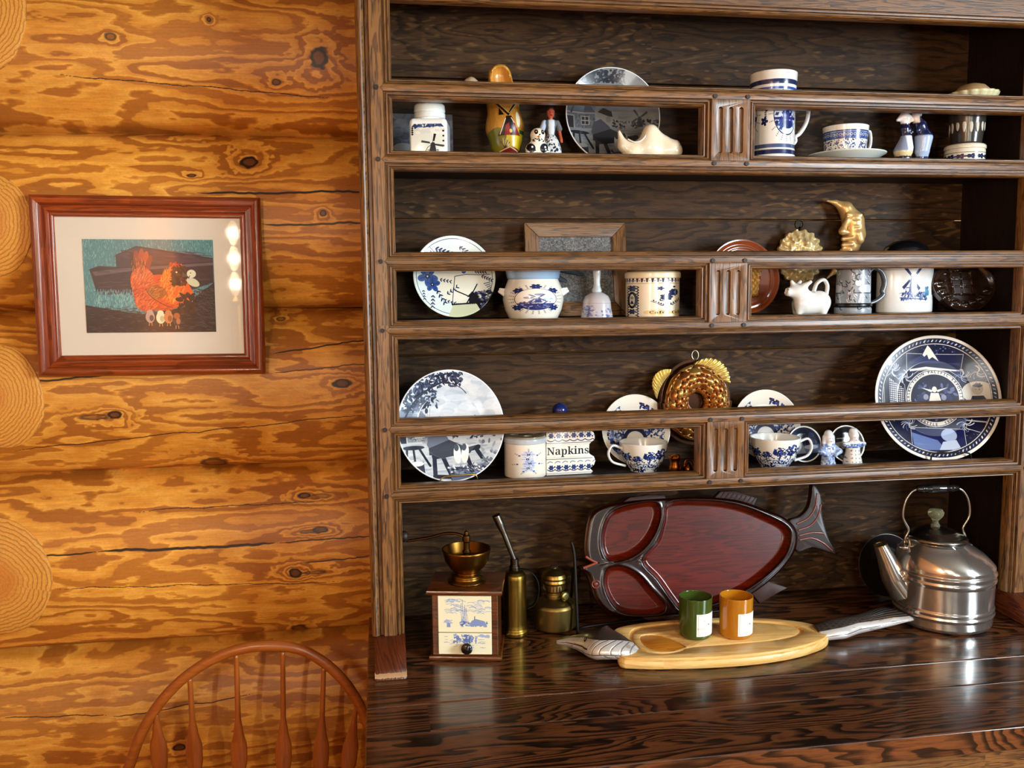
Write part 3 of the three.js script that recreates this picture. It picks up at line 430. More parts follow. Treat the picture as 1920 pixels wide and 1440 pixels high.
const expoArt = canvas(768, 768, (g) => {
  const r = rng(21), Wt = '#e9e6da'; fillAll(g, 768, 768, '#0b0f30'); for (let i = 0; i < 900; i++) oval(g, 768 * r(), 768 * r(), 2 + 4 * r(), 1 + 3 * r(), ['#1a2350', '#2a3568', '#0c102c', '#6f7cae'][Math.floor(r() * 4)]);
  ringLine(g, 384, 384, 372, Wt, 18); ringLine(g, 384, 384, 330, Wt, 4); for (let i = 0; i < 90; i++) { const a = i / 90 * TAU; oval(g, 384 + Math.cos(a) * 348, 384 + Math.sin(a) * 348, 9, 4, i % 2 ? Wt : '#8f9ac0', a + 0.7); }
  const panel = (pts, c) => { poly(g, pts, c); stroke(g, [...pts, pts[0]], '#cfd0cf', 3); };
  g.save(); g.beginPath(); g.arc(384, 384, 326, 0, TAU); g.clip();
  panel([[215, 110], [560, 120], [545, 260], [480, 215], [384, 205], [290, 215], [225, 262]], '#10163e'); poly(g, [[225, 170], [310, 120], [345, 66], [378, 92], [430, 160], [545, 190], [545, 170]], '#2a3360'); poly(g, [[318, 118], [345, 62], [362, 78], [400, 128], [420, 158], [380, 132], [360, 146], [346, 116], [330, 130]], '#efeada'); poly(g, [[240, 205], [340, 190], [545, 214], [545, 222], [340, 206], [240, 218]], '#e4e2da');
  panel([[66, 265], [120, 225], [205, 300], [205, 405], [66, 420]], '#0a0e2c'); poly(g, [[104, 258], [196, 318], [196, 412], [104, 412]], '#cfd2d4'); for (let y = 280; y < 412; y += 13) stroke(g, [[104, y], [196, y + 12]], '#0b0f30', 4); for (let x = 110; x < 196; x += 13) stroke(g, [[x, 262 + (x - 104) * 0.6], [x, 412]], '#0b0f30', 4);
  oval(g, 640, 350, 92, 66, '#d8d6cc'); oval(g, 640, 330, 30, 36, '#b5b2a8'); poly(g, [[590, 420], [610, 372], [670, 372], [700, 420]], '#12163a'); bushes(g, r, 618, 300, 664, 318, 14, ['#12163a'], 10); dot(g, 630, 334, 3, '#12163a'); dot(g, 650, 334, 3, '#12163a');
  panel([[225, 560], [545, 575], [540, 690], [215, 690]], '#10174a'); poly(g, [[225, 590], [380, 640], [420, 700], [230, 700]], '#5f74a8'); oval(g, 452, 610, 46, 40, '#9fb0d0'); poly(g, [[410, 650], [490, 640], [510, 700], [380, 700]], '#b9c6dc'); panel([[560, 480], [690, 500], [640, 600], [560, 570]], '#0a0e2c'); stroke(g, [[565, 520], [680, 535]], '#c7c9c8', 8);
  for (const [x, y] of [[215, 250], [555, 250], [215, 540], [555, 540], [130, 210], [640, 230], [120, 480]]) for (let i = 0; i < 16; i++) { const a = r() * TAU; bend(g, [x, y], [x + 30 * Math.cos(a + 1), y + 30 * Math.sin(a + 1)], [x + 50 * Math.cos(a), y + 42 * Math.sin(a)], ['#e2e2dc', '#8fa0c8', '#5e70a8'][i % 3], 3.5); }
  g.restore(); dot(g, 384, 384, 176, Wt); dot(g, 384, 384, 146, '#0b0f30'); ringLine(g, 384, 384, 170, NV, 3);
  for (let i = 0; i < 60; i++) { const a = r() * TAU, d = 130 * Math.sqrt(r()); oval(g, 384 + Math.cos(a) * d, 384 + Math.sin(a) * d, 16, 8, ['#3a4270', '#5f6690', '#0e1232'][i % 3], r() * 3); }
  oval(g, 384, 330, 15, 18, '#e6e2d6'); poly(g, [[360, 352], [408, 352], [430, 430], [340, 430]], '#e6e2d6'); poly(g, [[300, 318], [372, 334], [366, 348]], '#e6e2d6'); poly(g, [[468, 318], [396, 334], [402, 348]], '#e6e2d6'); oval(g, 300, 400, 26, 44, '#232a56'); oval(g, 464, 404, 26, 44, '#232a56'); oval(g, 330, 376, 16, 18, '#8d90a8'); oval(g, 438, 380, 16, 18, '#8d90a8');
  g.fillStyle = '#12163a'; g.font = 'bold 24px sans-serif'; g.textAlign = 'center'; g.textBaseline = 'middle'; arcText(g, 'ALASKA·YUKON·PACIFIC·EXPOSITION', 384, 384, 161, Math.PI * 0.94, Math.PI * 2.1); arcText(g, 'SEATTLE  1909', 384, 384, 161, Math.PI * 0.72, Math.PI * 0.28, true);
});
const saucerArt = canvas(512, 512, (g) => {
  const r = rng(31); fillAll(g, 512, 512, '#eceade'); g.save(); g.beginPath(); g.arc(256, 270, 216, 0, TAU); g.clip(); tree(g, r, 116, 180, 70); tree(g, r, 150, 200, 60); tree(g, r, 360, 190, 130, [NV, BL, '#26367a']); tree(g, r, 420, 230, 90); bushes(g, r, 30, 235, 480, 420, 330, [NV, BL, '#26367a', LB, '#e6e8ea'], 17);
  poly(g, [[150, 215], [350, 205], [350, 250], [150, 250]], '#cdd6e6'); for (let x = 165; x < 340; x += 26) poly(g, [[x, 220], [x + 12, 220], [x + 12, 240], [x, 240]], NV); g.beginPath(); g.fillStyle = NV; g.arc(256, 330, 92, Math.PI, 0); g.fill(); g.beginPath(); g.fillStyle = '#e8e8e4'; g.arc(256, 332, 66, Math.PI, 0); g.fill(); for (let i = 0; i < 30; i++) stroke(g, [[70 + 330 * r(), 350 + 90 * r()], [130 + 330 * r(), 360 + 90 * r()]], [NV, BL, LB][i % 3], 5); g.restore();
});
const willowWrap = canvas(1024, 256, (g) => { const r = rng(41); fillAll(g, 1024, 256, '#eeece2'); willow(g, r, 1024, 256, 95, 190); bushes(g, r, 0, 196, 1024, 244, 160, [NV, '#26367a', BL, '#1b2450'], 14); for (let i = 0; i < 26; i++) oval(g, 1024 * r(), 205 + 30 * r(), 30, 5, '#e9e8e0'); });
const chinoiserie = canvas(1024, 256, (g) => {
  const r = rng(43); fillAll(g, 1024, 256, '#eceadf'); g.fillStyle = '#3a5496'; g.fillRect(0, 42, 1024, 62); for (let x = 0; x < 1024; x += 26) { dot(g, x + 13, 74, 10, '#e2e4e2'); dot(g, x + 13, 74, 6, NV); stroke(g, [[x, 52], [x + 26, 52]], '#cfd6e4', 3); for (let k = 0; k < 8; k++) dot(g, x + 26 * r(), 46 + 56 * r(), 2.5, k % 2 ? NV : '#aab8d6'); } stroke(g, [[0, 42], [1024, 42]], NV, 5); stroke(g, [[0, 104], [1024, 104]], NV, 4);
  bushes(g, r, 0, 110, 1024, 226, 900, [NV, '#1c2758', BL, '#e9e8e0'], 8); for (let i = 0; i < 15; i++) stroke(g, [[1024 * r(), 120 + 90 * r()], [1024 * r(), 120 + 90 * r()]].map((q, k, a) => [a[0][0] + k * 46, q[1]]), '#efeee6', 6); stroke(g, [[0, 230], [1024, 230]], NV, 5);
});
const steinArt = canvas(1024, 512, (g) => {
  const r = rng(47); fillAll(g, 1024, 512, '#e6e4dc'); for (const [y, h, c] of [[54, 26, '#222c54'], [96, 14, BL], [420, 22, '#46557e'], [452, 26, '#1d2852']]) { g.fillStyle = c; g.fillRect(0, y, 1024, h); }
  for (let k = 0; k < 3; k++) { const x = 170 + k * 341; oval(g, x, 250, 106, 122, NV); oval(g, x, 250, 100, 116, '#c9d8e8'); g.save(); g.beginPath(); g.ellipse(x, 250, 100, 116, 0, 0, TAU); g.clip(); bushes(g, r, x - 100, 250, x + 100, 330, 40, [NV, BL, '#2a3c86'], 16); mill(g, x + 4, 268, 66, '#26377e', 0.6, BL); stroke(g, [[x - 110, 278], [x + 110, 272]], '#2c2a6e', 15); oval(g, x + 6, 310, 50, 24, '#1e2866'); g.restore(); for (let a = 0; a < 20; a++) { const t = a / 20 * TAU; sprig(g, x + Math.cos(t) * 112, 250 + Math.sin(t) * 128, t, 24, NV, 2); } flower(g, x - 165, 200, 34, '#2a3560', 5); flower(g, x - 172, 290, 26, NV, 5); sprig(g, x - 165, 235, 1.5, 44); }
});
const ginger = canvas(1024, 512, (g) => {
  const r = rng(53); fillAll(g, 1024, 512, '#ece8da'); const x = 512, y = 258;
  for (let i = 0; i < 26; i++) { const t = i / 26 * TAU; sprig(g, x + Math.cos(t) * 128, y + Math.sin(t) * 150, t, 34, NV, 2); } for (const [dx, dy] of [[-100, -110], [100, -110], [-110, 110], [110, 110], [0, -160]]) { flower(g, x + dx, y + dy, 34, '#24346e', 6); }
  oval(g, x, y, 122, 140, NV); oval(g, x, y, 118, 136, '#eeebe0'); for (const [dx, dy] of [[-40, -20], [20, -60], [66, -6]]) oval(g, x + dx, y + dy, 30, 14, dx > 50 ? '#9cc4d0' : '#8e93ae'); mill(g, x + 10, y + 44, 62, '#3b4478', 2.2, '#59629a'); bushes(g, r, x - 100, y + 30, x + 100, y + 50, 30, ['#3b4478', '#59629a'], 9); g.save(); g.beginPath(); g.ellipse(x, y, 118, 136, 0, 0, TAU); g.clip(); g.fillStyle = '#25316c'; g.fillRect(x - 120, y + 52, 240, 100); bushes(g, r, x - 110, y + 56, x + 110, y + 120, 40, ['#7f90c0', '#141c4a', '#3c4d90'], 10); g.restore();
});
const coffeeArt = canvas(1024, 512, (g) => {
  fillAll(g, 1024, 512, '#efe6cf'); for (let x = 0; x < 1024; x += 32) { poly(g, [[x, 10], [x + 18, 10], [x + 12, 60], [x + 4, 60]], NV); dot(g, x + 24, 40, 7, '#5b6796'); } stroke(g, [[0, 74], [1024, 74]], INK, 4);
  for (const x of [256, 768]) { for (const s of [-1, 1]) { for (let y = 110; y < 500; y += 34) bend(g, [x + s * 30, y], [x + s * 66, y + 14], [x + s * 34, y + 34], INK, 10); } oval(g, x, 290, 44, 110, INK); oval(g, x, 290, 24, 78, '#d8d2c0'); oval(g, x, 262, 14, 20, '#8a8694'); poly(g, [[x - 18, 340], [x, 290], [x + 18, 340]], '#20263c'); flower(g, x, 140, 40, '#2a2f52', 6); flower(g, x, 440, 34, '#2a2f52', 6); }
  for (const x of [30, 500, 1000]) { flower(g, x - 18, 250, 44, '#1f2750', 7); flower(g, x + 40, 190, 44, '#1f2750', 9); sprig(g, x - 60, 300, -0.9, 90); sprig(g, x + 10, 350, -0.7, 100); sprig(g, x - 40, 360, -2.4, 80); flower(g, x - 60, 140, 24, '#39426e', 5); dot(g, x + 40, 120, 12, NV); }
  for (const [x, s] of [[80, 'Coffee'], [424, 'Café'], [936, 'Café'], [592, 'Coffee']]) { oval(g, x, 450, 86, 38, '#e9c98c'); g.fillStyle = INK; g.font = 'bold 46px serif'; g.textAlign = 'center'; g.fillText(s, x, 464); }
});
const brushArt = canvas(1024, 512, (g) => { fillAll(g, 1024, 512, '#ebe4d6'); for (const X of [512]) { for (let i = 0; i < 7; i++) { const a = Math.PI / 2 + i * TAU / 7, x = X + Math.cos(a) * 92, y = 260 - Math.sin(a) * 150; sprig(g, x, y, -a, 40, NV, 2); dot(g, x, y, 10, BL); } for (let i = 0; i < 4; i++) flower(g, X + 10 * Math.sin(i * 4), 150 + i * 66, 54, ['#c3cbe0', '#d6dbe8', '#b0bcdc', '#cdd4e6'][i], 6, i); stroke(g, [[X - 40, 420], [X, 300], [X + 40, 420]], '#8f9cc0', 4); } });
const gingham = canvas(256, 256, (g) => { const r = rng(61); fillAll(g, 256, 256, '#cfd0d2'); for (let i = 0; i < 380; i++) oval(g, 256 * r(), 256 * r(), 7, 4, i % 3 ? '#15171c' : '#eceef0', r() * 3); g.fillStyle = '#e8eaec'; g.fillRect(0, 150, 256, 16); });
const boxBand = canvas(1024, 256, (g) => { fillAll(g, 1024, 256, '#e8e2cc'); for (let x = 0; x < 1024; x += 86) { flower(g, x + 40, 140, 40, NV, 5); sprig(g, x + 66, 150, -0.3, 36); dot(g, x + 84, 140, 14, NV); } stroke(g, [[0, 76], [1024, 76]], INK, 7); stroke(g, [[0, 206], [1024, 206]], INK, 7); stroke(g, [[0, 236], [1024, 236]], NV, 20); });
const planterArt = canvas(768, 512, (g) => { const r = rng(67); fillAll(g, 768, 512, '#e9e9e4'); for (let i = 0; i < 40; i++) oval(g, 300 + 450 * r(), 60 + 330 * r(), 60, 22, ['#d7e4ea', '#eef0ee', '#dfe8ea'][i % 3] + 'a0'); mill(g, 330, 330, 150, '#39447c', 0.75, '#2a3468'); bushes(g, r, 200, 320, 560, 390, 130, ['#39447c', '#5b6aa4', '#8fa6cc', '#2a3468'], 15); bushes(g, r, 520, 270, 580, 350, 60, ['#5f9fbe', '#3b7aa4'], 12); bushes(g, r, 640, 300, 760, 350, 40, ['#4a62a0', '#7f9fc8'], 12); stroke(g, [[170, 330], [240, 320], [250, 260]], '#39447c', 5); stroke(g, [[180, 372], [520, 392]], '#39447c', 8); });
const napkinArt = canvas(512, 448, (g) => {
  fillAll(g, 512, 448, '#eeeade'); for (const y of [70, 362]) { for (let x = 20; x < 500; x += 76) { flower(g, x + 36, y + (y > 200 ? 12 : -10), 26, '#2c3c78', 6); bend(g, [x, y + 30], [x + 36, y + 60], [x + 72, y + 30], NV, 8); bend(g, [x, y - 34], [x + 20, y - 60], [x + 50, y - 40], '#3d4d88', 6); dot(g, x + 72, y + 4, 8, NV); } }
  stroke(g, [[0, 132], [512, 132]], NV, 5); stroke(g, [[0, 150], [512, 150]], '#b9b39c', 3); stroke(g, [[0, 290], [512, 290]], NV, 5); stroke(g, [[0, 274], [512, 274]], '#b9b39c', 3); stroke(g, [[0, 430], [512, 430]], '#9aa4c4', 6);
  g.fillStyle = '#141622'; g.font = 'bold 102px serif'; g.textAlign = 'center'; g.fillText('Napkins', 226, 246);
});
const jarArt = canvas(512, 512, (g) => { const r = rng(71); fillAll(g, 512, 512, '#d9dccf'); bushes(g, r, 0, 0, 512, 60, 60, ['#2f4472', '#3d5688', '#24365e'], 34); for (let i = 0; i < 40; i++) oval(g, 512 * r(), 70 + 90 * r(), 40, 26, ['#e2e3d8', '#cfd3c9'][i % 2]); for (let y = 40; y < 420; y += 84) { dot(g, 488, y, 16, INK); dot(g, 24, y * 0.4 + 30, 16, INK); } mill(g, 330, 512, 170, '#14161c', 0.15, '#14161c'); stroke(g, [[200, 512], [250, 400], [330, 340]], '#14161c', 9); poly(g, [[60, 512], [110, 468], [160, 512]], '#14161c'); stroke(g, [[410, 512], [400, 440]], '#14161c', 10); });
const mistArt = canvas(256, 256, (g) => { const r = rng(73); fillAll(g, 256, 256, '#55565c'); for (let i = 0; i < 160; i++) oval(g, 256 * r(), 256 * r(), 26, 20, ['#5f6066', '#4a4b52', '#707076', '#3a3b42'][i % 4] + '80'); oval(g, 50, 170, 40, 24, '#8d8a84'); poly(g, [[70, 256], [110, 110], [160, 256]], '#202226'); });
const clogArt = canvas(384, 768, (g) => {
  const r = rng(79); fillAll(g, 384, 768, '#c58a34'); for (let i = 0; i < 200; i++) oval(g, 384 * r(), 768 * r(), 6, 60, ['#cf9840', '#b77a2a', '#d8a450'][i % 3] + '60');
  poly(g, [[0, 600], [384, 560], [384, 700], [0, 700]], '#8a8020'); poly(g, [[150, 560], [384, 540], [384, 768], [150, 768]], '#d2b81c'); oval(g, 80, 590, 90, 60, '#7a7422'); poly(g, [[300, 548], [384, 545], [384, 572], [300, 575]], '#2c5a34');
  poly(g, [[90, 590], [180, 450], [230, 450], [300, 590]], '#16120f'); poly(g, [[150, 590], [165, 520], [200, 500], [210, 590]], '#8c1c18'); poly(g, [[230, 470], [310, 590], [250, 590]], '#7a1a16'); stroke(g, [[170, 470], [110, 580]], '#e6dcc4', 8); stroke(g, [[226, 466], [250, 500]], '#e6dcc4', 8); dot(g, 214, 560, 14, '#e0b04a'); for (const a of [-0.95, -2.25, 0.9, 2.3]) { const x = 200 + Math.cos(a) * 190, y = 440 + Math.sin(a) * 150; if (a < 0) { stroke(g, [[200, 440], [x, y]], '#15110e', 16); stroke(g, [[214, 430], [x + 16, y]], '#cfc2a0', 4); } }
  poly(g, [[110, 440], [120, 380], [160, 440]], '#15110e'); for (const a of [-2.2, -1.6, -1.1, -0.7]) stroke(g, [[150, 680], [150 + 60 * Math.cos(a), 680 + 60 * Math.sin(a)]], '#1c1a12', 7); oval(g, 200, 730, 120, 60, '#7c1412'); stroke(g, [[70, 706], [200, 672], [330, 716]], '#e8dcb0', 7); oval(g, 296, 470, 22, 60, '#efe6c8');
});
const henArt = canvas(256, 256, (g) => { const r = rng(83); fillAll(g, 256, 256, '#ece8d4'); for (const x of [60, 176]) { oval(g, x, 178, 40, 34, '#121422', x < 100 ? 0.6 : -0.6); dot(g, x + 10, 172, 9, '#f0f0ea'); } for (let i = 0; i < 24; i++) oval(g, 256 * r(), 190 + 66 * r(), 7, 5, '#16181e'); for (const x of [104, 164]) { oval(g, x, 56, 16, 20, '#15151c'); dot(g, x, 54, 5, '#e9c98c'); } oval(g, 134, 78, 9, 6, '#15151c'); oval(g, 226, 120, 30, 44, '#3f8f86'); oval(g, 34, 110, 22, 40, '#d8a43c'); for (let i = 0; i < 12; i++) oval(g, 80 + 110 * r(), 106 + 20 * r(), 10, 4, '#1b1c24', r() * 3); oval(g, 226, 226, 22, 18, '#3f6f4a'); });
const reliefArt = canvas(768, 512, (g) => { const r = rng(89); fillAll(g, 768, 512, '#8d96a0'); for (let i = 0; i < 170; i++) { const x = 768 * r(), y = 440 * r(); bend(g, [x, y], [x + 60 * r() - 20, y + 40], [x + 50 * (r() - 0.2), y + 50 * r()], i % 2 ? '#d6dbe0' : '#1e232b', 7); } for (const x of [150, 410, 660]) { oval(g, x, 250, 70, 44, '#c3cad0'); stroke(g, [[x + 40, 270], [x + 60, 390]], '#c3cad0', 18); stroke(g, [[x - 40, 270], [x - 60, 390]], '#c3cad0', 18); oval(g, x - 66, 190, 26, 34, '#d6dbe0'); bend(g, [x - 70, 160], [x - 110, 120], [x - 60, 100], '#1e232b', 10); stroke(g, [[x - 70, 292], [x + 60, 296]], '#23282f', 8); } g.fillStyle = '#101214'; g.fillRect(0, 0, 768, 46); g.fillRect(0, 424, 768, 20); });
const smallPlateArt = canvas(256, 256, (g) => { const r = rng(97); fillAll(g, 256, 256, '#10182e'); poly(g, [[0, 150], [256, 130], [256, 190], [0, 200]], '#5d6f8e'); bushes(g, r, 20, 60, 240, 130, 40, ['#1e2c54', '#2f4478', '#0c1226'], 20); oval(g, 180, 150, 50, 16, '#aab6c4'); poly(g, [[80, 190], [110, 90], [140, 190]], '#8d97a6'); ringLine(g, 128, 128, 124, '#e6e6e0', 12); });
const smallPlateArt2 = canvas(256, 256, (g) => { const r = rng(101); fillAll(g, 256, 256, '#14161c'); poly(g, [[20, 120], [180, 100], [200, 150], [20, 170]], '#8b8c88'); oval(g, 150, 120, 60, 20, '#a4a49c'); bushes(g, r, 60, 150, 200, 230, 40, ['#0c0d12', '#30343c', '#55595e'], 18); stroke(g, [[60, 90], [200, 84]], '#c8c8be', 5); ringLine(g, 128, 128, 124, '#d8d6cc', 12); });
const tileArt = canvas(512, 512, (g) => { const r = rng(103); fillAll(g, 512, 512, '#ece9c6'); for (let i = 0; i < 60; i++) { const s = r() < 0.5, x = s ? 60 + 150 * r() : 270 + 190 * r(), y = 50 + 200 * r(); bend(g, [x, y], [x + 30, y - 24], [x + 64, y + 6], ['#9fb0d4', '#b9c6de', '#8398c8'][i % 3], 7); } for (const x of [226, 240, 262, 276]) stroke(g, [[x, 380], [x - 4, 60 + Math.abs(x - 240) * 3]], '#5f74b0', 4); for (let i = 0; i < 14; i++) stroke(g, [[226 + 60 * r(), 140 + 200 * r()], [200 + 110 * r(), 380]], '#8a9cca', 2.5); bushes(g, r, 210, 360, 470, 430, 90, ['#6f86bc', '#8fa2cc', '#4f66a6'], 13); poly(g, [[300, 420], [320, 350], [360, 320], [440, 350], [470, 420]], '#7f94c4'); stroke(g, [[350, 330], [352, 286]], '#4f66a6', 8); poly(g, [[82, 440], [84, 376], [116, 376], [118, 440]], '#7f94c4'); bushes(g, r, 60, 340, 130, 380, 20, ['#9fb0d4'], 12); });
const tileArt2 = canvas(512, 256, (g) => { const r = rng(107); fillAll(g, 512, 256, '#ece9c8'); bushes(g, r, 150, 20, 330, 110, 90, ['#5f78b6', '#8fa2cc', '#4f66a6'], 15); for (let i = 0; i < 46; i++) { const x = 50 + 400 * r(), y = 30 + 150 * r(); stroke(g, [[x, y], [x + 30, y - 4]], ['#5f74b0', '#8a9cca'][i % 2], 4); } for (const x of [360, 300]) stroke(g, [[x, 120], [x, 40]], '#4f66a6', 9); bushes(g, r, 360, 20, 490, 50, 20, ['#9fb0d4'], 16); });
const labelArt = (a, b) => canvas(256, 240, (g) => { fillAll(g, 256, 240, '#f1eee8'); g.strokeStyle = '#9a9690'; g.lineWidth = 3; g.strokeRect(16, 16, 224, 208); g.fillStyle = '#8a8680'; g.textAlign = 'center'; g.font = '24px serif'; g.fillText(a, 128, 84); stroke(g, [[60, 116], [104, 116]], '#9a9690', 3); stroke(g, [[152, 116], [196, 116]], '#9a9690', 3); oval(g, 128, 116, 14, 9, '#9a9690', 0.4); g.font = '27px serif'; g.fillText(b, 128, 166); stroke(g, [[40, 204], [216, 204]], '#b9b5ae', 5); });
const henPicture = canvas(960, 720, (g) => {
  const r = rng(113); fillAll(g, 960, 720, '#3f8286'); for (let i = 0; i < 2600; i++) { const x = 960 * r(), y = 620 * r(); stroke(g, [[x, y], [x + 8 * (r() - 0.5), y - 8 - 16 * r()]], ['#2f6f76', '#4f979a', '#6aabac', '#2a6068', '#7cb6b4'][Math.floor(r() * 5)], 3); }
  poly(g, [[235, 120], [390, 50], [955, 140], [955, 190], [640, 196], [240, 225]], '#2d2433'); poly(g, [[240, 130], [390, 62], [955, 148], [955, 168], [560, 190], [380, 132]], '#3d3042'); poly(g, [[40, 230], [110, 205], [240, 212], [380, 210], [955, 168], [955, 330], [700, 420], [90, 425], [60, 300]], '#231d2b'); poly(g, [[64, 250], [250, 226], [955, 175], [955, 196], [380, 238], [80, 282]], '#5d4f5a'); for (let i = 0; i < 70; i++) { const x = 60 + 850 * r(), y = 230 + 180 * r(); stroke(g, [[x, y], [x + 60 + 60 * r(), y - 4]], ['#32283a', '#191521', '#463a4a'][i % 3], 4); } for (let i = 0; i < 40; i++) { const x = 260 + 640 * r(), y = 80 + 70 * r(); stroke(g, [[x, y], [x + 70, y + 9]], ['#4f3f52', '#2a2130'][i % 2], 4); }
  for (let i = 0; i < 500; i++) { const x = 60 + 340 * r(), y = 400 + 130 * r(); stroke(g, [[x, y], [x + 6 * (r() - 0.5), y - 20]], ['#6aabac', '#4f979a', '#8cc2be', '#3a7a80'][i % 4], 3); }
  poly(g, [[0, 505], [130, 530], [300, 560], [420, 575], [520, 560], [760, 520], [830, 430], [960, 330], [960, 720], [0, 720]], '#15131a'); for (let i = 0; i < 420; i++) { const x = 960 * r(), y = 520 + 200 * r(); stroke(g, [[x, y], [x + 26, y - 6 + 12 * r()]], ['#2c2a30', '#0b0a0f', '#45413f', '#221f26'][i % 4], 4); } for (let i = 0; i < 260; i++) { const x = 800 + 160 * r(), y = 380 + 300 * r(); bend(g, [x, y], [x + 12, y - 12], [x + 30, y + 6], ['#2f2b33', '#0c0b10', '#3d383f'][i % 3], 5); }
  for (const [x, y, a, k, col] of [[372, 180, 26, -0.22, '#2a120a'], [392, 172, 24, -0.1, '#8a3414'], [424, 158, 24, 0.05, '#a8421c'], [452, 176, 24, 0.16, '#b84c22'], [470, 204, 20, 0.3, '#8a3414']]) oval(g, x, y, a, 88, col, k);
  oval(g, 430, 330, 92, 120, '#c8501e', -0.2); oval(g, 560, 410, 205, 140, '#cc4418'); poly(g, [[540, 330], [600, 260], [640, 196], [720, 186], [744, 300], [796, 400], [780, 480], [690, 530], [560, 470]], '#de5c1c'); oval(g, 450, 470, 90, 86, '#c23c12', 0.4);
  const feather = (n, cx, cy, a, b, cols, l, dir) => { for (let i = 0; i < n; i++) { const t = r() * TAU, d = Math.sqrt(r()), x = cx + Math.cos(t) * d * a, y = cy + Math.sin(t) * d * b, w = dir + 0.7 * (r() - 0.5); bend(g, [x, y], [x + Math.cos(w) * l * 0.6, y + Math.sin(w) * l * 0.6 - 4], [x + Math.cos(w) * l, y + Math.sin(w) * l + 3], cols[Math.floor(r() * cols.length)], 3.5); } };
  feather(260, 430, 320, 80, 110, ['#e87038', '#a83c14', '#d8501e', '#f09058'], 24, 2.2); feather(420, 560, 420, 195, 128, ['#b83a10', '#e2602a', '#d04a18', '#8e2a0a'], 30, 2.8); feather(320, 650, 330, 90, 140, ['#f08a30', '#e8701c', '#f2a048', '#d85418'], 30, 1.9); feather(200, 460, 470, 85, 78, ['#e05826', '#a8320e', '#ee7a40'], 26, 2.4);
  poly(g, [[452, 378], [520, 346], [590, 380], [606, 420], [570, 452], [500, 462], [470, 420]], '#9a4c1a'); feather(110, 530, 405, 60, 48, ['#c87830', '#6a2c0c', '#b0602a'], 18, 2.6); bend(g, [446, 380], [470, 440], [520, 470], '#3a1206', 5); bend(g, [520, 470], [590, 520], [640, 524], '#6a1c08', 6); feather(60, 400, 190, 60, 60, ['#d8703c', '#5a2008'], 26, 1.6);
  bushes(g, r, 650, 200, 745, 350, 110, ['#241210', '#3a1a12', '#16100f', '#5a2414'], 20); poly(g, [[722, 250], [775, 282], [720, 292]], '#4a4440'); bushes(g, r, 630, 176, 700, 204, 24, ['#b83a20', '#d8502a'], 10); dot(g, 680, 252, 7, '#e8d8c0'); bushes(g, r, 690, 430, 800, 560, 60, ['#241412', '#3a1410', '#16100f'], 22);
  oval(g, 790, 264, 34, 32, '#d9d8b8'); oval(g, 800, 330, 52, 30, '#cfceaa', 0.5); stroke(g, [[776, 280], [768, 300]], '#5a5648', 6); dot(g, 784, 258, 4, '#2a2a20');
  for (const [x, y, c, d] of [[470, 600, '#b49a8c', '#5a4038'], [548, 606, '#e6e2bc', '#b8b48c'], [606, 604, '#c47a4c', '#8a4a28'], [668, 626, '#3a3234', '#b06a48']]) { oval(g, x, y, 34, 46, c); oval(g, x, y - 34, 24, 24, x > 650 ? '#a8562c' : c); oval(g, x + 10, y + 8, 16, 24, d); stroke(g, [[x - 8, y + 44], [x - 10, y + 66]], '#c49a6a', 5); stroke(g, [[x + 10, y + 44], [x + 12, y + 66]], '#c49a6a', 5); }
});

// ---------------------------------------------------------------- things: shared builders
const lit = (o = {}) => glaze(null, { color: 0xffffff, vertexColors: true, ...o });
// start a thing: base pixel (u, v) at depth z (or on the level y); shapes are then built in photograph pixels at that place
function stand(name, label, category, u, v, { z, y, turn = 0, back = 0, group } = {}) {
  const p = z === undefined ? onY(u, v, y) : at(u, v, z); if (y !== undefined) p.y = y; U = perPixel(p); const away = p.clone().sub(camera.position).setY(0).normalize(); p.addScaledVector(away, back * U);
  return thing(name, label, category, p, turn, group);
}
// a round plate or saucer leaning back: centre pixel, radius in pixels, depth of its centre
function plate(name, label, category, u, v, R, z, lean, turn, map, { o = {}, deep = 0.13, y, group } = {}) {
  const c = at(u, v, z); U = perPixel(c);
  if (y !== undefined) c.y = y + (R * Math.cos(lean) + 1.5) * U;
  const up = V(0, Math.cos(lean), -Math.sin(lean)).applyAxisAngle(V(0, 1, 0), turn), t = thing(name, label, category, c.clone().addScaledVector(up, -R * U), turn, group);
  t.rotation.order = 'YXZ'; t.rotation.x = -lean;
  const d = deep * R, g = turned([[0, -0.035 * R], [0.56 * R, -0.035 * R], [0.58 * R, -0.065 * R], [0.64 * R, -0.06 * R], [0.72 * R, 0], [R * 0.99, d * 0.86], [R, d * 0.95], [R * 0.985, d * 1.08], [0.72 * R, 0.05 * R], [0.6 * R, 0.015 * R], [0, 0.01 * R]], 80, 1.2);
  g.rotateX(Math.PI / 2); planar(g, -R, -R, R, R); g.translate(0, R, 0); part('dish', g, glaze(map, o), t);
  return t;
}
function wireStand(label, u, v, z, w, h, lean, turn, mat, y) {
  const t = stand('plate_stand', label, 'plate stand', u, v, { z, y, turn }), r = 1.5, W = w / 2;
  part('hook', tube([[-W, 2.2, 0], [-W, h * 0.7, 1], [-W + 3, h, 1], [0, h + 2, 1.5], [W - 3, h, 1], [W, h * 0.7, 1], [W, 2.2, 0]], r, 50, 8), mat, t);
  for (const s of [-1, 1]) part('foot', tube([[s * W, 2.2, 1], [s * W, 2.4, -20], [s * W * 0.9, 5, -46], [s * W * 0.6, h * 2.2, -58]], r, 30, 8), mat, t);
  return t;
}
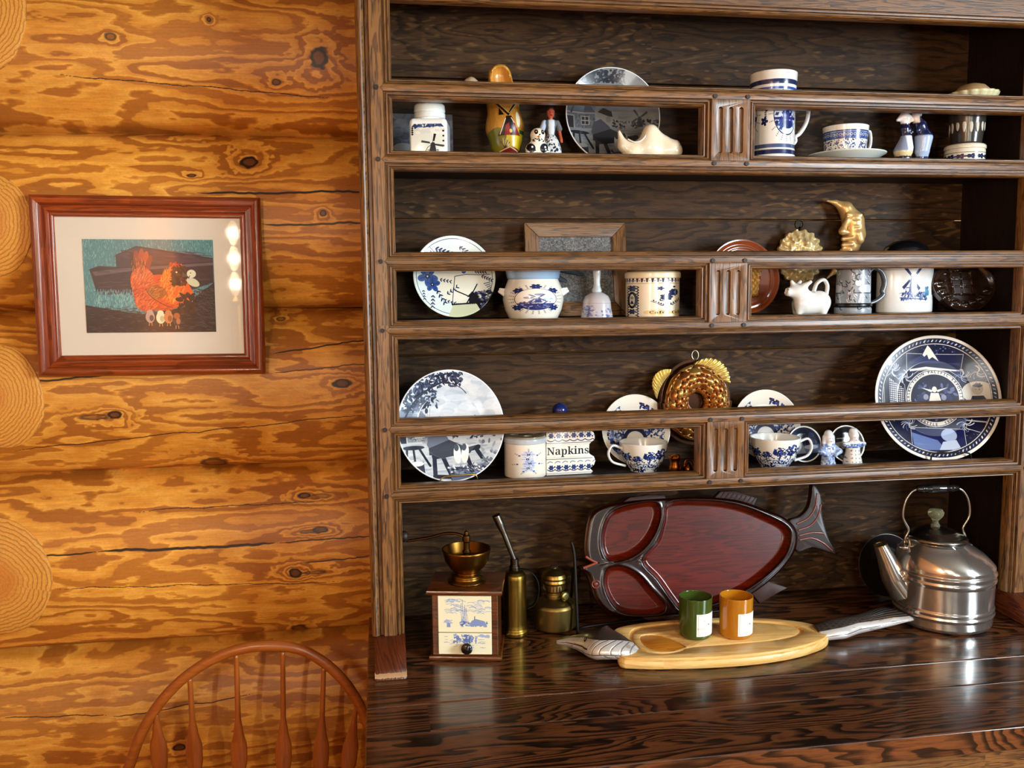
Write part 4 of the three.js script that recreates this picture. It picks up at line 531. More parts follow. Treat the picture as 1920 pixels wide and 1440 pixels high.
function cup(name, label, u, v, y, R, H, map, side, { back = R * 0.78, foot = 0.55, straight = 0, turn = 0, hw = 24, group, z } = {}) {
  const t = stand(name, label, 'cup', u, v, z === undefined ? { y, back, turn, group } : { y, z, turn, group });
  const out = straight ? [[0, 0], [R * 0.86, 0], [R * 0.9, H * 0.06], [R * 0.93, H * 0.5], [R, H * 0.97], [R, H]] : [[0, 0], [R * foot, 0], [R * foot, H * 0.07], [R * 0.62, H * 0.12], [R * 0.84, H * 0.4], [R * 0.96, H * 0.72], [R, H * 0.98], [R * 0.995, H]];
  const g = turn90(lathe([...crisp(out.slice(0, 3), 0.8), ...out.slice(3)], 64)); part('bowl', g, glaze(map), t);
  const inn = lathe(out.slice(1).reverse().map(([r, h]) => [r * 0.955, Math.max(h * 0.99, H * 0.05)]).concat([[0, H * 0.05]]), 48); part('inside', inn, white, t); part('rim', new THREE.TorusGeometry(R * 0.978, R * 0.026, 8, 60).rotateX(Math.PI / 2).translate(0, H, 0), white, t);
  const k = side, q = [[k * R * 0.9, H * 0.8, 0], [k * (R + hw * 0.7), H * 0.93, 0], [k * (R + hw), H * 0.66, 0], [k * (R + hw * 0.72), H * 0.38, 0], [k * R * 0.8, H * 0.2, 0]]; part('handle', sweep(q, [[4.2, 2.6], [3.4, 2.4], [3.4, 2.4], [4, 2.6]], 30, 12), white, t);
  return t;
}
const turn90 = (g) => { g.computeBoundingBox(); const b = g.boundingBox, p = g.attributes.position, u = g.attributes.uv; for (let i = 0; i < p.count; i++) u.setY(i, (p.getY(i) - b.min.y) / (b.max.y - b.min.y)); return g.rotateY(Math.PI); };                 // brings the middle of a wrapped print to the front

// ---------------------------------------------------------------- picture and chair
{
  const c = at(283, 538, -0.245), t = thing('framed_picture', 'reddish wooden frame with a painting of a red hen and chicks on the log wall', 'picture', c.clone().setY(c.y - 0.178));
  U = 1; const Wd = 0.436, Hd = 0.357, f = 0.042; t.rotation.order = 'YXZ'; t.rotation.z = -0.008; t.position.z = -0.249;
  const prof = [[0, 0], [0, 0.016], [0.003, 0.020], [0.009, 0.0225], [0.015, 0.021], [0.018, 0.015], [0.0195, 0.012], [0.022, 0.0125], [0.026, 0.0155], [0.029, 0.0155], [0.031, 0.012], [0.033, 0.009], [0.037, 0.0105], [0.040, 0.009], [f, 0.006], [f, 0]];
  const X = Wd / 2, yc = Hd / 2;
  for (const [a, b, al] of [[(d) => [-X + d, yc - X0(d)], (d) => [-X + d, yc + X0(d)], 'y'], [(d) => [X - d, yc + X0(d)], (d) => [X - d, yc - X0(d)], 'y'], [(d) => [-X + d, yc + X0(d)], (d) => [X - d, yc + X0(d)], 'x'], [(d) => [X - d, yc - X0(d)], (d) => [-X + d, yc - X0(d)], 'x']]) {
    const pos = [], idx = []; prof.forEach(([d, z]) => { for (const p of [b(d), a(d)]) pos.push(p[0], p[1], z); }); for (let i = 0; i + 1 < prof.length; i++) idx.push(2 * i, 2 * i + 1, 2 * i + 2, 2 * i + 1, 2 * i + 3, 2 * i + 2);
    const g = new THREE.BufferGeometry(); g.setAttribute('position', new THREE.Float32BufferAttribute(pos, 3)); g.setIndex(idx); part('frame_bar', toCreasedNormals(g, 0.9), M.red, t, { grain: al });
  }
  function X0(d) { return Hd / 2 - d; }
  part('backing', box(Wd - 0.01, Hd - 0.01, 0.003, 0, yc, 0.0015), M.oakDark, t); part('mat_board', box(Wd - 2 * f + 0.004, Hd - 2 * f + 0.004, 0.003, 0, yc, 0.0048), std(0xd8d2c2, 0.9), t);
  const p = planar(box(0.249, 0.186, 0.0012, -0.002, yc + 0.001, 0.0068)); part('painting', p, std(0xffffff, 0.6, { map: henPicture }), t);
  part('glass', box(Wd - 2 * f + 0.003, Hd - 2 * f + 0.003, 0.0012, 0, yc, 0.0092), phys(0xffffff, 0.02, { transmission: 1, thickness: 0 }), t);
}
{
  const z = -0.125, Q = (u, v) => at(u, v, z), pts = [[226, 1470], [241, 1440], [263, 1380], [300, 1318], [349, 1268], [405, 1233], [460, 1215], [512, 1211], [560, 1217], [606, 1241], [648, 1281], [678, 1330], [697, 1385], [706, 1440], [709, 1475]].map(([u, v]) => Q(u, v));
  const mid = Q(470, 1440), O = V(mid.x, 0, z), t = thing('spindle_back_chair', 'brown wooden chair with a bent hoop back and shaped spindles beside the sideboard', 'chair', O), L = (p) => p.clone().sub(O);
  U = 1; const y0 = 0.46, hoop = [V(-0.19, y0, 0.03), ...pts.map(L), V(0.19, y0, 0.03)];
  hoop[0].x = L(pts[0]).x + 0.035; hoop[hoop.length - 1].x = L(pts[pts.length - 1]).x - 0.035;
  part('hoop', sweep(hoop, [[0.010, 0.0105], [0.010, 0.0105]], 120, 16), M.chair, t, { grain: 'x' });
  for (const [ut, vt, ub] of [[293, 1338, 300], [356, 1272, 366], [443, 1228, 449], [530, 1222, 532], [607, 1252, 601], [668, 1322, 652]]) {
    const a = L(Q(ut, vt)), b = L(Q(ub, 1440)), e = b.clone().add(b.clone().sub(a).normalize().multiplyScalar((b.y - y0) / 1)); e.y = y0; e.z = 0.0;
    const len = a.distanceTo(e), f = (v) => clamp((a.y - L(Q(ut, v)).y) / (a.y - e.y)), ks = [0, f(1345), f(1372), f(1400), f(1425), f(1455), f(1490), 0.75, 1], rs = [0.0048, 0.0055, 0.0095, 0.0165, 0.0165, 0.011, 0.007, 0.006, 0.007], rad = [];
    for (let i = 0; i <= 40; i++) { const s = i / 40; let k = 0; while (k < ks.length - 2 && ks[k + 1] < s) k++; const w = step(0, 1, clamp((s - ks[k]) / Math.max(1e-4, ks[k + 1] - ks[k]))); rad.push([0.0055, mix(rs[k], rs[k + 1], w)]); }
    part('spindle', sweep([a, a.clone().lerp(e, 0.5), e], rad, 60, 14), M.chair, t, { grain: 'y' });
  }
  const seat = ext(shapeOf([[-0.2, -0.02], [-0.1, -0.06], [0.1, -0.06], [0.2, -0.02], [0.23, 0.16], [0.2, 0.36], [0, 0.39], [-0.2, 0.36], [-0.23, 0.16]], 60), 0.035, 0.01); seat.rotateX(Math.PI / 2); seat.translate(0, y0 + 0.012, 0.03); part('seat', seat, M.chair, t);
  for (const [x, zz, k] of [[-0.15, 0.05, -1], [0.15, 0.05, 1], [-0.15, 0.33, -1], [0.15, 0.33, 1]]) part('leg', sweep([V(x, y0 - 0.02, zz), V(x + k * 0.025, 0.23, zz), V(x + k * 0.05, 0, zz)], [0.014, 0.021, 0.013, 0.019, 0.012], 30, 14), M.chair, t, { grain: 'y' });
  part('stretcher', tube([[-0.18, 0.2, 0.19], [0, 0.2, 0.19], [0.18, 0.2, 0.19]], 0.011, 10), M.chair, t); for (const k of [-1, 1]) part('stretcher', tube([[k * 0.177, 0.2, 0.05], [k * 0.18, 0.2, 0.19], [k * 0.177, 0.2, 0.33]], 0.011, 12), M.chair, t, { grain: 'z' });
}

// ---------------------------------------------------------------- top shelf
{
  const t = stand('mist_tile', 'grey misty landscape tile standing behind the square jar', 'tile', 792, 292, { z: -0.185, y: YS[0] }); t.rotation.order = 'YXZ'; t.rotation.x = -0.08;
  part('slab', planar(box(116, 96, 5, 0, 48, 0, 1)), glaze(mistArt), t);
}
{
  const t = stand('square_jar', 'square white jar with a painted black windmill and a round lid', 'jar', 807, 296, { z: -0.085, y: YS[0], turn: -0.18 }); U *= 0.95;
  const rr = new THREE.Shape(); rr.absarc(28, 25, 9, 0, Math.PI / 2); rr.absarc(-28, 25, 9, Math.PI / 2, Math.PI); rr.absarc(-28, -25, 9, Math.PI, 1.5 * Math.PI); rr.absarc(28, -25, 9, 1.5 * Math.PI, TAU); rr.closePath();
  const g = new THREE.ExtrudeGeometry(rr, { depth: 52, bevelEnabled: true, bevelSize: 9, bevelThickness: 10, bevelOffset: -9, bevelSegments: 5, curveSegments: 8 }); g.rotateX(-Math.PI / 2); g.translate(0, 10, 0); part('body', toCreasedNormals(g, 0.8), white, t);
  const f = planar(ext(shapeOf([[-33, 3], [33, 3], [33, 52], [26, 60], [-26, 60], [-33, 52]]), 1.2, 0.4)); f.translate(0, 0, 33.6); part('front_print', f, glaze(jarArt), t, { label: 'windmill print' });
  part('neck', turned([[27, 70], [27, 76], [0, 76]], 40), white, t); part('lid', turned([[0, 74], [29, 74], [31, 76], [31, 84], [29.5, 86], [31, 88], [30, 100], [26, 104], [0, 105]], 48, 1), glaze(null, { color: 0xdde6e4 }), t);
}
function pebble(u, v, z, y, label, w) { const t = stand('pebble', label, 'stone', u, v, { z, y }), g = new THREE.IcosahedronGeometry(1, 3), p = g.attributes.position; for (let i = 0; i < p.count; i++) { const q = V().fromBufferAttribute(p, i), k = 1 + 0.18 * noise(q.x * 1.6 + w, q.y * 1.6 + q.z); p.setXYZ(i, q.x * k * w, Math.max(-0.4, q.y * k) * w * 0.72 + w * 0.28, q.z * k * w * 0.7); } const m = mergeVertices((g.deleteAttribute('normal'), g.deleteAttribute('uv'), g)); m.computeVertexNormals(); planar(m); part('stone', m, std(0xa08c6c, 0.8), t); }
pebble(884, 284, -0.1, YS[0], 'pale pebble standing on the top shelf left of the painted clog', 14);
pebble(883, 152, -0.024, EYE + 0.364 + 0.0165, 'pale pebble lying on the top rail', 12);
{
  const t = stand('painted_clog', 'upright yellow wooden clog with a painted windmill and red toe', 'clog', 951, 292, { z: -0.15, y: YS[0] }); t.rotation.order = 'YXZ'; t.rotation.x = -0.1; t.rotation.z = 0.04;
  const g = blob([[[-2, 168, -10], [0, 124, -8], 22, 27], [[0, 124, -8], [0, 66, -2], 28, 33], [[0, 66, 0], [0, 34, 4], 33, 27], [[0, 34, 4], [2, 12, 10], 25, 11]], { k: 14, n: 64, cut: [[[-2, 164, 6], [0, 120, 4], 17, 20], [[0, 160, 20], [0, 136, 24], 19, 18]] });
  planar(g, -36, 0, 38, 196); part('shoe', g, phys(0xffffff, 0.32, { map: clogArt, clearcoat: 0.5, clearcoatRoughness: 0.15 }), t);
}
{
  const t = stand('bird_figurine', 'small round white bird figurine with black eye patches', 'figurine', 1008, 294, { z: -0.062, y: YS[0] });
  const g = blob([[[-9, 14, 0], [9, 14, 0], 14, 14], [[0, 26, 2], [0, 40, 3], 11, 14], [[16, 18, -4], [23, 8, -2], 6, 3], [[-14, 8, 6], [-20, 5, 8], 6, 4]], { k: 8, n: 44, floor: 0 }); planar(g, -27, -2, 27, 58); part('body', g, glaze(henArt), t); part('beak', new THREE.ConeGeometry(2.4, 5, 10).rotateX(Math.PI / 2).translate(0, 36, 19), glaze(null, { color: 0xd09a40 }), t);
}
{
  const t = stand('costume_doll', 'small wooden doll in a chequered skirt with a bare right arm', 'doll', 1033, 296, { z: -0.095, y: YS[0] }), skin = phys(0xb04a2c, 0.45), grey = std(0x8a9098, 0.8), blk = std(0x101014, 0.7);
  part('skirt', lathe([[0, 0], [21, 0], [21.5, 3], [19, 22], [14, 36], [7, 47], [0, 50]], 40), std(0xffffff, 0.85, { map: gingham }), t); part('bodice', blob([[[0, 46, 0], [0, 66, 0], 7, 10], [[-9, 68, 0], [9, 68, 0], 5, 5]], { k: 5, n: 30, paint: (x, y, z) => (z > 5 && Math.abs(x) < 6 ? '#c9d2da' : '#565c66') }), std(0xffffff, 0.8, { vertexColors: true }), t);
  part('head', blob([[[0, 84, 0], [0, 89, 0], 6.5, 7], [[0, 72, 0], [0, 80, 0], 3.5, 4], [[0, 85, 6], [0, 84, 7.5], 1.6, 1]], { k: 2.5, n: 34, paint: (x, y, z) => (z > 4.5 && Math.abs(Math.abs(x) - 2.7) < 1 && Math.abs(y - 88) < 1 ? '#100c0a' : z > 5 && Math.abs(x) < 2 && Math.abs(y - 81.5) < 0.8 ? '#5c1410' : '#b04a2c') }), phys(0xffffff, 0.45, { vertexColors: true }), t); part('cap', blob([[[0, 92, -2], [0, 95, -2], 8, 6], [[-6, 86, -4], [-7, 80, -4], 3, 2], [[6, 86, -4], [7, 80, -4], 3, 2]], { k: 4, n: 30 }), blk, t);
  for (const s of [-1, 1]) { part('sleeve', blob([[[s * 12, 69, 0], [s * 16, 58, 1], 5, 5.5]], { k: 3, n: 24 }), s < 0 ? std(0xa8b8cc, 0.8) : std(0x5c5e60, 0.8), t); part('arm', sweep([[s * 16, 55, 1], [s * 18, 44, 3], [s * 20, 32, 5]], [3, 2.7, 2.4, 2.8, 2], 16, 10), skin, t); }
}
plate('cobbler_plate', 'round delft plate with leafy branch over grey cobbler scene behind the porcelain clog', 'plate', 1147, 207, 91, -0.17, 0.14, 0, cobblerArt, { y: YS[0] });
{
  const t = stand('porcelain_clog', 'small cream porcelain clog with a dark leaf sprig on its heel', 'clog', 1220, 295, { z: -0.068, y: YS[0] });
  const cream = (x, y) => '#eee4ce';
  const g = blob([[[44, 16, 0], [40, 20, 0], 15, 18], [[40, 18, 0], [0, 16, 0], 17, 17], [[0, 16, 0], [-36, 15, 0], 17, 15], [[-36, 15, 0], [-52, 24, 0], 14, 8], [[-54, 26, 0], [-61, 50, 0], 9, 3], [[-6, 30, 0], [-1, 50, 0], 20, 13], [[0, 48, 0], [22, 34, 0], 12, 12]], { k: 12, n: 64, floor: 0, cut: [[[42, 38, 0], [58, 36, 0], 10, 8], [[-32, 48, 0], [-44, 44, 0], 13, 9]] }); part('shoe', g, glaze(null, { color: 0xe9dcc0 }), t);
  const leaf = []; for (let i = -2; i <= 2; i++) leaf.push(new THREE.SphereGeometry(1, 10, 8).scale(7, 2.2, 1).rotateZ(0.9 - i * 0.25).rotateX(-0.55).translate(38 + i * 4.4, 26 - Math.abs(i) * 1.5, 14.8)); part('leaf_sprig', leaf, navy, t);
  part('scalloped_edge', tube([[-46, 36, 6], [-36, 30, 12], [-26, 31, 14], [-18, 37, 14], [-10, 48, 10]], 1.4, 30, 8), glaze(null, { color: 0xf2efe4 }), t);
}
{
  const t = stand('beer_stein', 'tall white stein with blue bands and a windmill medallion', 'mug', 1447, 300, { z: -0.085, y: YS[0], turn: 0.25 }), R = 41, H = 160;
  part('body', turn90(turned([[0, 0], [R + 1, 0], [R + 1, 6], [R, 12], [R - 1, 30], [R - 1, H - 34], [R + 1, H - 22], [R + 2, H], [R - 2, H + 0.5], [R - 4, H - 3], [R - 4, 8], [0, 8]], 72, 1)), glaze(steinArt), t);
  part('handle', sweep([[R - 2, H - 34, 0], [R + 26, H - 28, 0], [R + 42, H - 44, 0], [R + 40, H - 78, 0], [R + 22, H - 104, 0], [R + 13, H - 110, 0], [R + 14, H - 118, 0], [R + 4, H - 128, 0], [R - 2, H - 142, 0]], [[5, 3], [5, 3.4], [5, 3.4], [4.5, 3.4], [5, 4], [4, 3], [3.5, 2.5]], 60, 12), white, t); part('handle_stripe', tube([[R + 8, H - 24, 3], [R + 28, H - 25, 4], [R + 46, H - 44, 4], [R + 43.5, H - 79, 4]], 1, 30, 6), navy, t);
}
{
  const t = stand('saucer', 'white saucer under the straight blue patterned cup on the top shelf', 'saucer', 1587, 301, { z: -0.10, y: YS[0] }); part('dish', lathe([[0, 0], [40, 0], [41, 3], [54, 9], [69, 17], [70, 19], [68, 19.5], [52, 12], [38, 7], [0, 6]], 72), glaze(null, { color: 0xdfe6de }), t);
  cup('blue_cup', 'straight-sided cup with dense blue landscape standing on a saucer', 1584, 294, YS[0] + 7.5 * U, 41, 60, chinoiserie, 1, { z: -0.10, straight: 1, hw: 14, turn: 0.1 });
}
{
  const t = stand('kissing_couple', 'delft porcelain boy and girl leaning to kiss on one base', 'figurine', 1712, 300, { z: -0.08, y: YS[0] });
  part('base', ext(shapeOf([[-34, -14], [30, -15], [34, 0], [32, 14], [-32, 15], [-37, 0]], 40), 9, 2).rotateX(-Math.PI / 2), glaze(null, { color: 0xc6cbd2 }), t);
  part('girl', blob([[[-24, 10, 3], [-23, 22, 2], 4, 4], [[-14, 10, 4], [-16, 22, 2], 4, 4], [[-21, 24, 0], [-17, 50, 0], 17, 8], [[-14, 30, 6], [-13, 48, 5], 8, 5], [[-17, 52, 0], [-19, 64, 0], 7, 9], [[-14, 66, 0], [-8, 58, 6], 4, 3], [[-19, 76, 0], [-16, 82, 0], 8, 9], [[-22, 86, 0], [-34, 80, 0], 9, 3], [[-12, 84, 0], [-6, 80, 2], 5, 3], [[-26, 8, 8], [-12, 8, 9], 3, 3]], { k: 5, n: 58, floor: 3, paint: (x, y, z) => (y < 13 ? '#15182c' : y < 23 ? '#e2cfa0' : y > 73 ? (z > 5 && x > -20 && y < 82 ? '#e6d2c0' : '#eceef2') : y > 50 ? '#161b40' : z > 6 && x > -22 ? '#e6eaf2' : '#8f9cb8') }), lit(), t);
  part('boy', blob([[[14, 9, 2], [13, 22, 0], 6, 7], [[24, 9, 0], [22, 22, 0], 6, 7], [[18, 26, 0], [20, 48, 0], 13, 16], [[18, 52, 0], [12, 70, 0], 12, 12], [[8, 72, 4], [2, 60, 6], 5, 4], [[5, 80, 0], [2, 86, 0], 8, 8], [[2, 92, -1], [10, 92, -1], 6, 5], [[-4, 82, 2], [-5, 82, 2], 3, 2]], { k: 5, n: 54, floor: 3, paint: (x, y, z) => (y < 14 ? '#161c48' : y > 87 ? '#dfe3ea' : y > 75 ? (x < 6 ? '#ead6c4' : '#20264a') : y > 52 ? '#141a44' : '#a9bcd8') }), lit(), t);
}
{
  const t = stand('round_box', 'small round box with a dark floral band at the right end of top shelf', 'box', 1808, 303, { z: -0.09, y: YS[0] }); part('body', turn90(turned([[0, 0], [34, 0], [35, 2], [35, 26], [33, 29], [0, 29]], 56, 1)), glaze(boxBand), t); part('lid', turned([[0, 28], [36, 28], [36, 34], [33, 37], [0, 38]], 56, 1), glaze(null, { color: 0xe0d8c0 }), t);
  const y = YS[0] + 38 * U, g = stand('etched_tumbler', 'clouded dark glass tumbler standing on the small round box', 'glass', 1812, 262, { z: -0.09, y });
  part('tumbler', turned([[0, 0], [24, 0], [26, 2], [34, 66], [33, 66.5], [31.5, 66], [24, 6], [0, 6]], 48, 0.8), phys(0x4a4842, 0.2, { transmission: 0.5, thickness: 0, clearcoat: 0.5 }), g);
  const etch = []; for (let i = 0; i < 16; i++) { const a = i / 16 * TAU; etch.push(new THREE.SphereGeometry(1, 8, 6).scale(1, 12 + 6 * hash(i, 4), 3.5).rotateY(-a).translate(Math.cos(a) * 29.6, 30 + 8 * hash(i, 2), Math.sin(a) * 29.6)); } part('etching', etch, std(0xc4bfae, 0.5), g);
  const y2 = y + 67 * U, b = stand('scalloped_bowl', 'fluted cream bowl with a tan domed top on the dark tumbler', 'bowl', 1822, 190, { z: -0.09, y: y2 }), flute = lathe([[0, 0], [26, 0], [33, 6], [43, 22], [44, 26], [41, 26], [0, 24]], 96), p = flute.attributes.position; for (let i = 0; i < p.count; i++) { const x = p.getX(i), z = p.getZ(i), r = Math.hypot(x, z); if (r > 24) { const k = 1 + 0.06 * Math.abs(Math.sin(Math.atan2(z, x) * 8)) * (r / 44); p.setX(i, x * k); p.setZ(i, z * k); } } flute.computeVertexNormals(); part('bowl', flute, phys(0xd6cfa4, 0.3, { clearcoat: 0.6 }), b); part('dome', lathe([[33, 24], [31, 31], [22, 40], [10, 44], [0, 45]], 48), std(0xa8895c, 0.7), b); part('bead', new THREE.SphereGeometry(3, 12, 10).translate(47, 27, 0), phys(0xe6e2d8, 0.2), b);
}

// ---------------------------------------------------------------- middle shelf
plate('floral_plate', 'pale delft plate with big blue flowers at the left end of middle shelf', 'plate', 851, 527, 78, -0.13, 0.22, 0.1, floralPlateArt, { y: YS[1] });
{
  const t = stand('ginger_jar', 'bulbous cream jar with a pale blue rim and a painted windmill medallion', 'jar', 1000, 604, { z: -0.105, y: YS[1], turn: -0.08 });
  part('body', turn90(lathe([...crisp([[0, 0], [46, 0], [47, 3]], 1), [53, 16], [57, 34], [56, 50], [50, 64], [47, 72]], 72)), glaze(ginger), t); part('rim', turned([[46, 71], [49, 75], [52, 92], [50, 94], [46, 92], [44, 70]], 64, 1), glaze(null, { color: 0x8fb4d8 }), t); for (const s of [-1, 1]) part('lug', blob([[[s * 52, 44, 6], [s * 64, 50, 8], 5, 2.5], [[s * 53, 52, 4], [s * 62, 55, 6], 4, 2]], { k: 4, n: 26 }), white, t);
}
{
  const t = stand('framed_slate', 'small wooden frame with grey speckled slate behind the white bell', 'picture', 1083, 604, { z: -0.17, y: YS[1] }); t.rotation.order = 'YXZ'; t.rotation.x = -0.16;
  const W = 97, H = 176, f = 27, ring = shapeOf([[-W, 0], [W, 0], [W, H], [-W, H]]); for (const [a, b, c, d] of [[[-W, 0], [-W + f, f], [-W + f, H - f], [-W, H]], [[W, 0], [W, H], [W - f, H - f], [W - f, f]], [[-W, H], [-W + f, H - f], [W - f, H - f], [W, H]], [[-W, 0], [W, 0], [W - f, f], [-W + f, f]]]) part('frame_bar', [ext(shapeOf([a, b, c, d]), 9, 1.5)], M.oak, t, { grain: Math.abs(a[0] - c[0]) > 60 ? 'x' : 'y' });
  const sl = dataTexture(256, 256, (u, v) => { const k = 92 + 46 * noise(u * 150, v * 150) + 20 * noise(u * 40, v * 40); return [k, k, k * 0.99]; }), m = std(0xffffff, 0.7, { map: sl, bumpMap: sl, bumpScale: 0.0006 });
  part('slate', planar(box(W * 2 - f * 2 + 2, H - 2 * f + 2, 4, 0, H / 2, 3)), m, t); part('leaf_relief', [blob([[[-40, 96, 6], [10, 78, 7], 12, 4], [[-10, 104, 6], [20, 92, 7], 10, 5], [[-56, 80, 6], [-20, 66, 6], 11, 4]], { k: 3, n: 36, flat: [1, 1, 0.6] })], std(0x2a3540, 0.6), t);
}
{
  const t = stand('hand_bell', 'grey-white porcelain hand bell with a pale blue landscape', 'bell', 1119, 602, { z: -0.075, y: YS[1] }), art = canvas(512, 256, (g) => { const r = rng(131); fillAll(g, 512, 256, '#b9b6ba'); for (const X of [128, 384]) { bushes(g, r, X - 120, 170, X + 120, 240, 70, ['#5f6ba0', '#8088b0', '#9aa0bc'], 13); tree(g, r, X + 60, 236, 70, ['#4a5aa0', '#7f8cc0']); poly(g, [[X - 60, 230], [X - 20, 160], [X + 30, 230]], '#e0d4c4'); } stroke(g, [[0, 112], [512, 112]], '#8f8c94', 3); });
  part('bell', turn90(lathe([...crisp([[25, 2], [29.5, 0], [30, 2]], 0.6), [27, 18], [26, 30], [22, 40], [13, 46], [8, 48]], 56)), glaze(art), t); part('handle', lathe([[8, 47], [9.5, 50], [7, 57], [6, 66], [7, 80], [8.5, 92], [6, 99], [0, 101]], 32), glaze(null, { color: 0xb4c0c6 }), t);
}
{
  const t = stand('coffee_canister', 'round cream canister lettered coffee with black ornament and a flat lid', 'canister', 1223, 604, { z: -0.098, y: YS[1], turn: 0.42 });
  part('body', turn90(turned([[0, 0], [49, 0], [50, 2], [50, 70], [49, 72], [0, 72]], 72, 0.8)), glaze(coffeeArt), t); part('lid', turned([[0, 71], [52, 71], [52, 80], [50, 83], [20, 88], [0, 88]], 64, 1), glaze(null, { color: 0xefe2c0 }), t);
}
const brown = (c) => phys(c, 0.2, { clearcoat: 0.8, clearcoatRoughness: 0.06, vertexColors: true });
{
  const t = stand('brown_mould', 'round chestnut glazed mould with a golden fruit basket in relief', 'mould', 1398, 606, { z: -0.15, y: YS[1], turn: 0.05 }); t.rotation.order = 'YXZ'; t.rotation.x = -0.22;
  const bas = (x, y) => { const w = 34 - (y < 0 ? -y * 0.18 : y * 0.15); let h = 0; if (Math.abs(x) < w && y > -40 && y < 10) h = 10 * step(w, w - 7, Math.abs(x)) * step(-40, -34, y) + 2 * Math.sin(x * 0.7) * (Math.sin(y * 0.55) > 0 ? 1 : -1) + (y > 0 ? 4 : 0); const top = Math.hypot(x * 0.75, (y - 20)) ; if (top < 28) h = Math.max(h, 9 + 4 * Math.sin(x * 0.42 + 1) * Math.cos(y * 0.4) - top * 0.1); return h; };
  const g = relief((a) => 71 + 0 * a, (x, y, t2) => 8 - 5 * step(1, 0.82, t2) + 1.5 * step(0.75, 0.8, t2) * step(0.88, 0.82, t2) + bas(x, y), { nr: 56, na: 160, back: -2, paint: (x, y) => (bas(x, y) > 4 ? '#b8853a' : '#7a3512') }); g.translate(0, 71, 0); part('mould', g, brown(0xffffff), t);
}
{
  const c = at(1499, 481, -0.2), t = thing('shell_mould', 'small scalloped golden mould with a bird relief hanging by a ring', 'mould', c); U = perPixel(c);
  const bird = (x, y) => Math.max(8 * Math.exp(-(((x - 2) / 10) ** 2 + ((y + 2) / 16) ** 2)), 8 * Math.exp(-(((x - 6) / 7) ** 2 + ((y - 24) / 7) ** 2)), 6 * Math.exp(-(((x - 18) / 8) ** 2 + ((y + 14) / 12) ** 2)), 5 * Math.exp(-(((x + 14) / 9) ** 2 + ((y + 8) / 14) ** 2)));
  const g = relief((a) => (42 + 7 * Math.abs(Math.sin(a)) * Math.sign(1)) * (1 + 0.035 * Math.cos(a * 18)), (x, y, q) => 12 + 5 * (1 - q) - 9 * Math.max(0, q - 0.6) / 0.4 + 1.6 * Math.cos(Math.atan2(y, x) * 18) * step(0.5, 0.9, q) + bird(x, y) + 1.2 * noise(x * 0.3, y * 0.3), { nr: 40, na: 216, back: -4 }); part('mould', g, phys(0xdcc48c, 0.33, { metalness: 0.4, clearcoat: 0.4 }), t);
  part('ring', new THREE.TorusGeometry(8, 1.6, 10, 30).translate(-4, 59, 4), std(0x2c2418, 0.4, { metalness: 1 }), t); part('loop', new THREE.TorusGeometry(3, 1.4, 8, 20).rotateY(1.57).translate(-3, 51, 4), std(0x2c2418, 0.4, { metalness: 1 }), t);
}
{
  const c = at(1588, 450, -0.205), t = thing('moon_mould', 'golden crescent moon mould with a smiling face in profile', 'mould', c); U = perPixel(c); const q = (u, v, z = 0) => [u - 1588, 450 - v, z];
  const g = blob([[q(1546, 378), q(1562, 381), 1.5, 5], [q(1562, 381), q(1582, 392, 2), 5, 13], [q(1582, 392, 2), q(1597, 416, 3), 13, 19.5], [q(1597, 416, 3), q(1600, 440, 3), 20, 20.5], [q(1600, 440, 3), q(1595, 462, 2), 20, 16], [q(1595, 462, 2), q(1581, 488), 15, 11], [q(1581, 488), q(1565, 508), 10, 6], [q(1565, 508), q(1550, 521), 5, 1.5],
    [q(1580, 404, 14), q(1604, 405, 19), 3.2, 2.6], [q(1580, 412, 13), q(1569, 435, 16), 4, 6.5], [q(1569, 435, 16), q(1578, 437, 18), 6, 4], [q(1574, 449, 11), q(1588, 447, 18), 4, 3], [q(1575, 460, 11), q(1588, 459, 17), 4.4, 3.2], [q(1576, 472, 8), q(1583, 474, 12), 7, 7], [q(1600, 440, 17), q(1603, 450, 17), 9, 9], [q(1591, 420, 17), q(1595, 420, 18.5), 3.6, 3.4]], { k: 3, n: 92, cut: [[q(1570, 454.6, 16), q(1596, 452.6, 22), 2, 1.3], [q(1584, 427, 22), q(1602, 426, 24), 2, 1.6], [q(1584, 412.6, 22), q(1604, 413, 25), 2.6, 2.2], [q(1576, 443.5, 20), q(1582, 443.5, 20), 1.6, 1.6]] });
  part('moon', g, phys(0xe0b878, 0.3, { metalness: 0.5, clearcoat: 0.5 }), t);
}
{
  const t = stand('cow_creamer', 'white porcelain cow-shaped creamer facing left with open mouth', 'creamer', 1516, 601, { z: -0.09, y: YS[1], turn: -0.15 });
  const g = blob([[[-8, 20, 0], [18, 22, 0], 21, 22], [[-22, 4, 9], [-20, 20, 8], 5, 8], [[-22, 4, -9], [-20, 20, -8], 5, 8], [[24, 4, 10], [22, 20, 8], 6, 9], [[24, 4, -10], [22, 20, -8], 6, 9], [[-8, 30, 0], [-20, 42, 3], 16, 14], [[-20, 42, 3], [-40, 42, 6], 13, 8.5], [[-12, 54, 12], [-4, 60, 16], 5, 3.4], [[-30, 52, 2], [-34, 61, 2], 4, 3.2], [[-20, 54, -10], [-12, 61, -16], 4.5, 3.2]], { k: 8, n: 66, floor: 0, cut: [[[-44, 43, 7], [-52, 44, 8], 5.5, 6.5], [[3, 44, 4], [5, 52, 5], 7, 9]] }); part('body', g, glaze(null, { color: 0xf1f2ee }), t);
  part('handle', sweep([[8, 42, 0], [14, 58, 0], [26, 64, 0], [33, 54, 0], [32, 36, 0]], [[6, 3.5], [6, 3.5], [6, 3.5]], 30, 12), glaze(null, { color: 0xf1f2ee }), t);
}
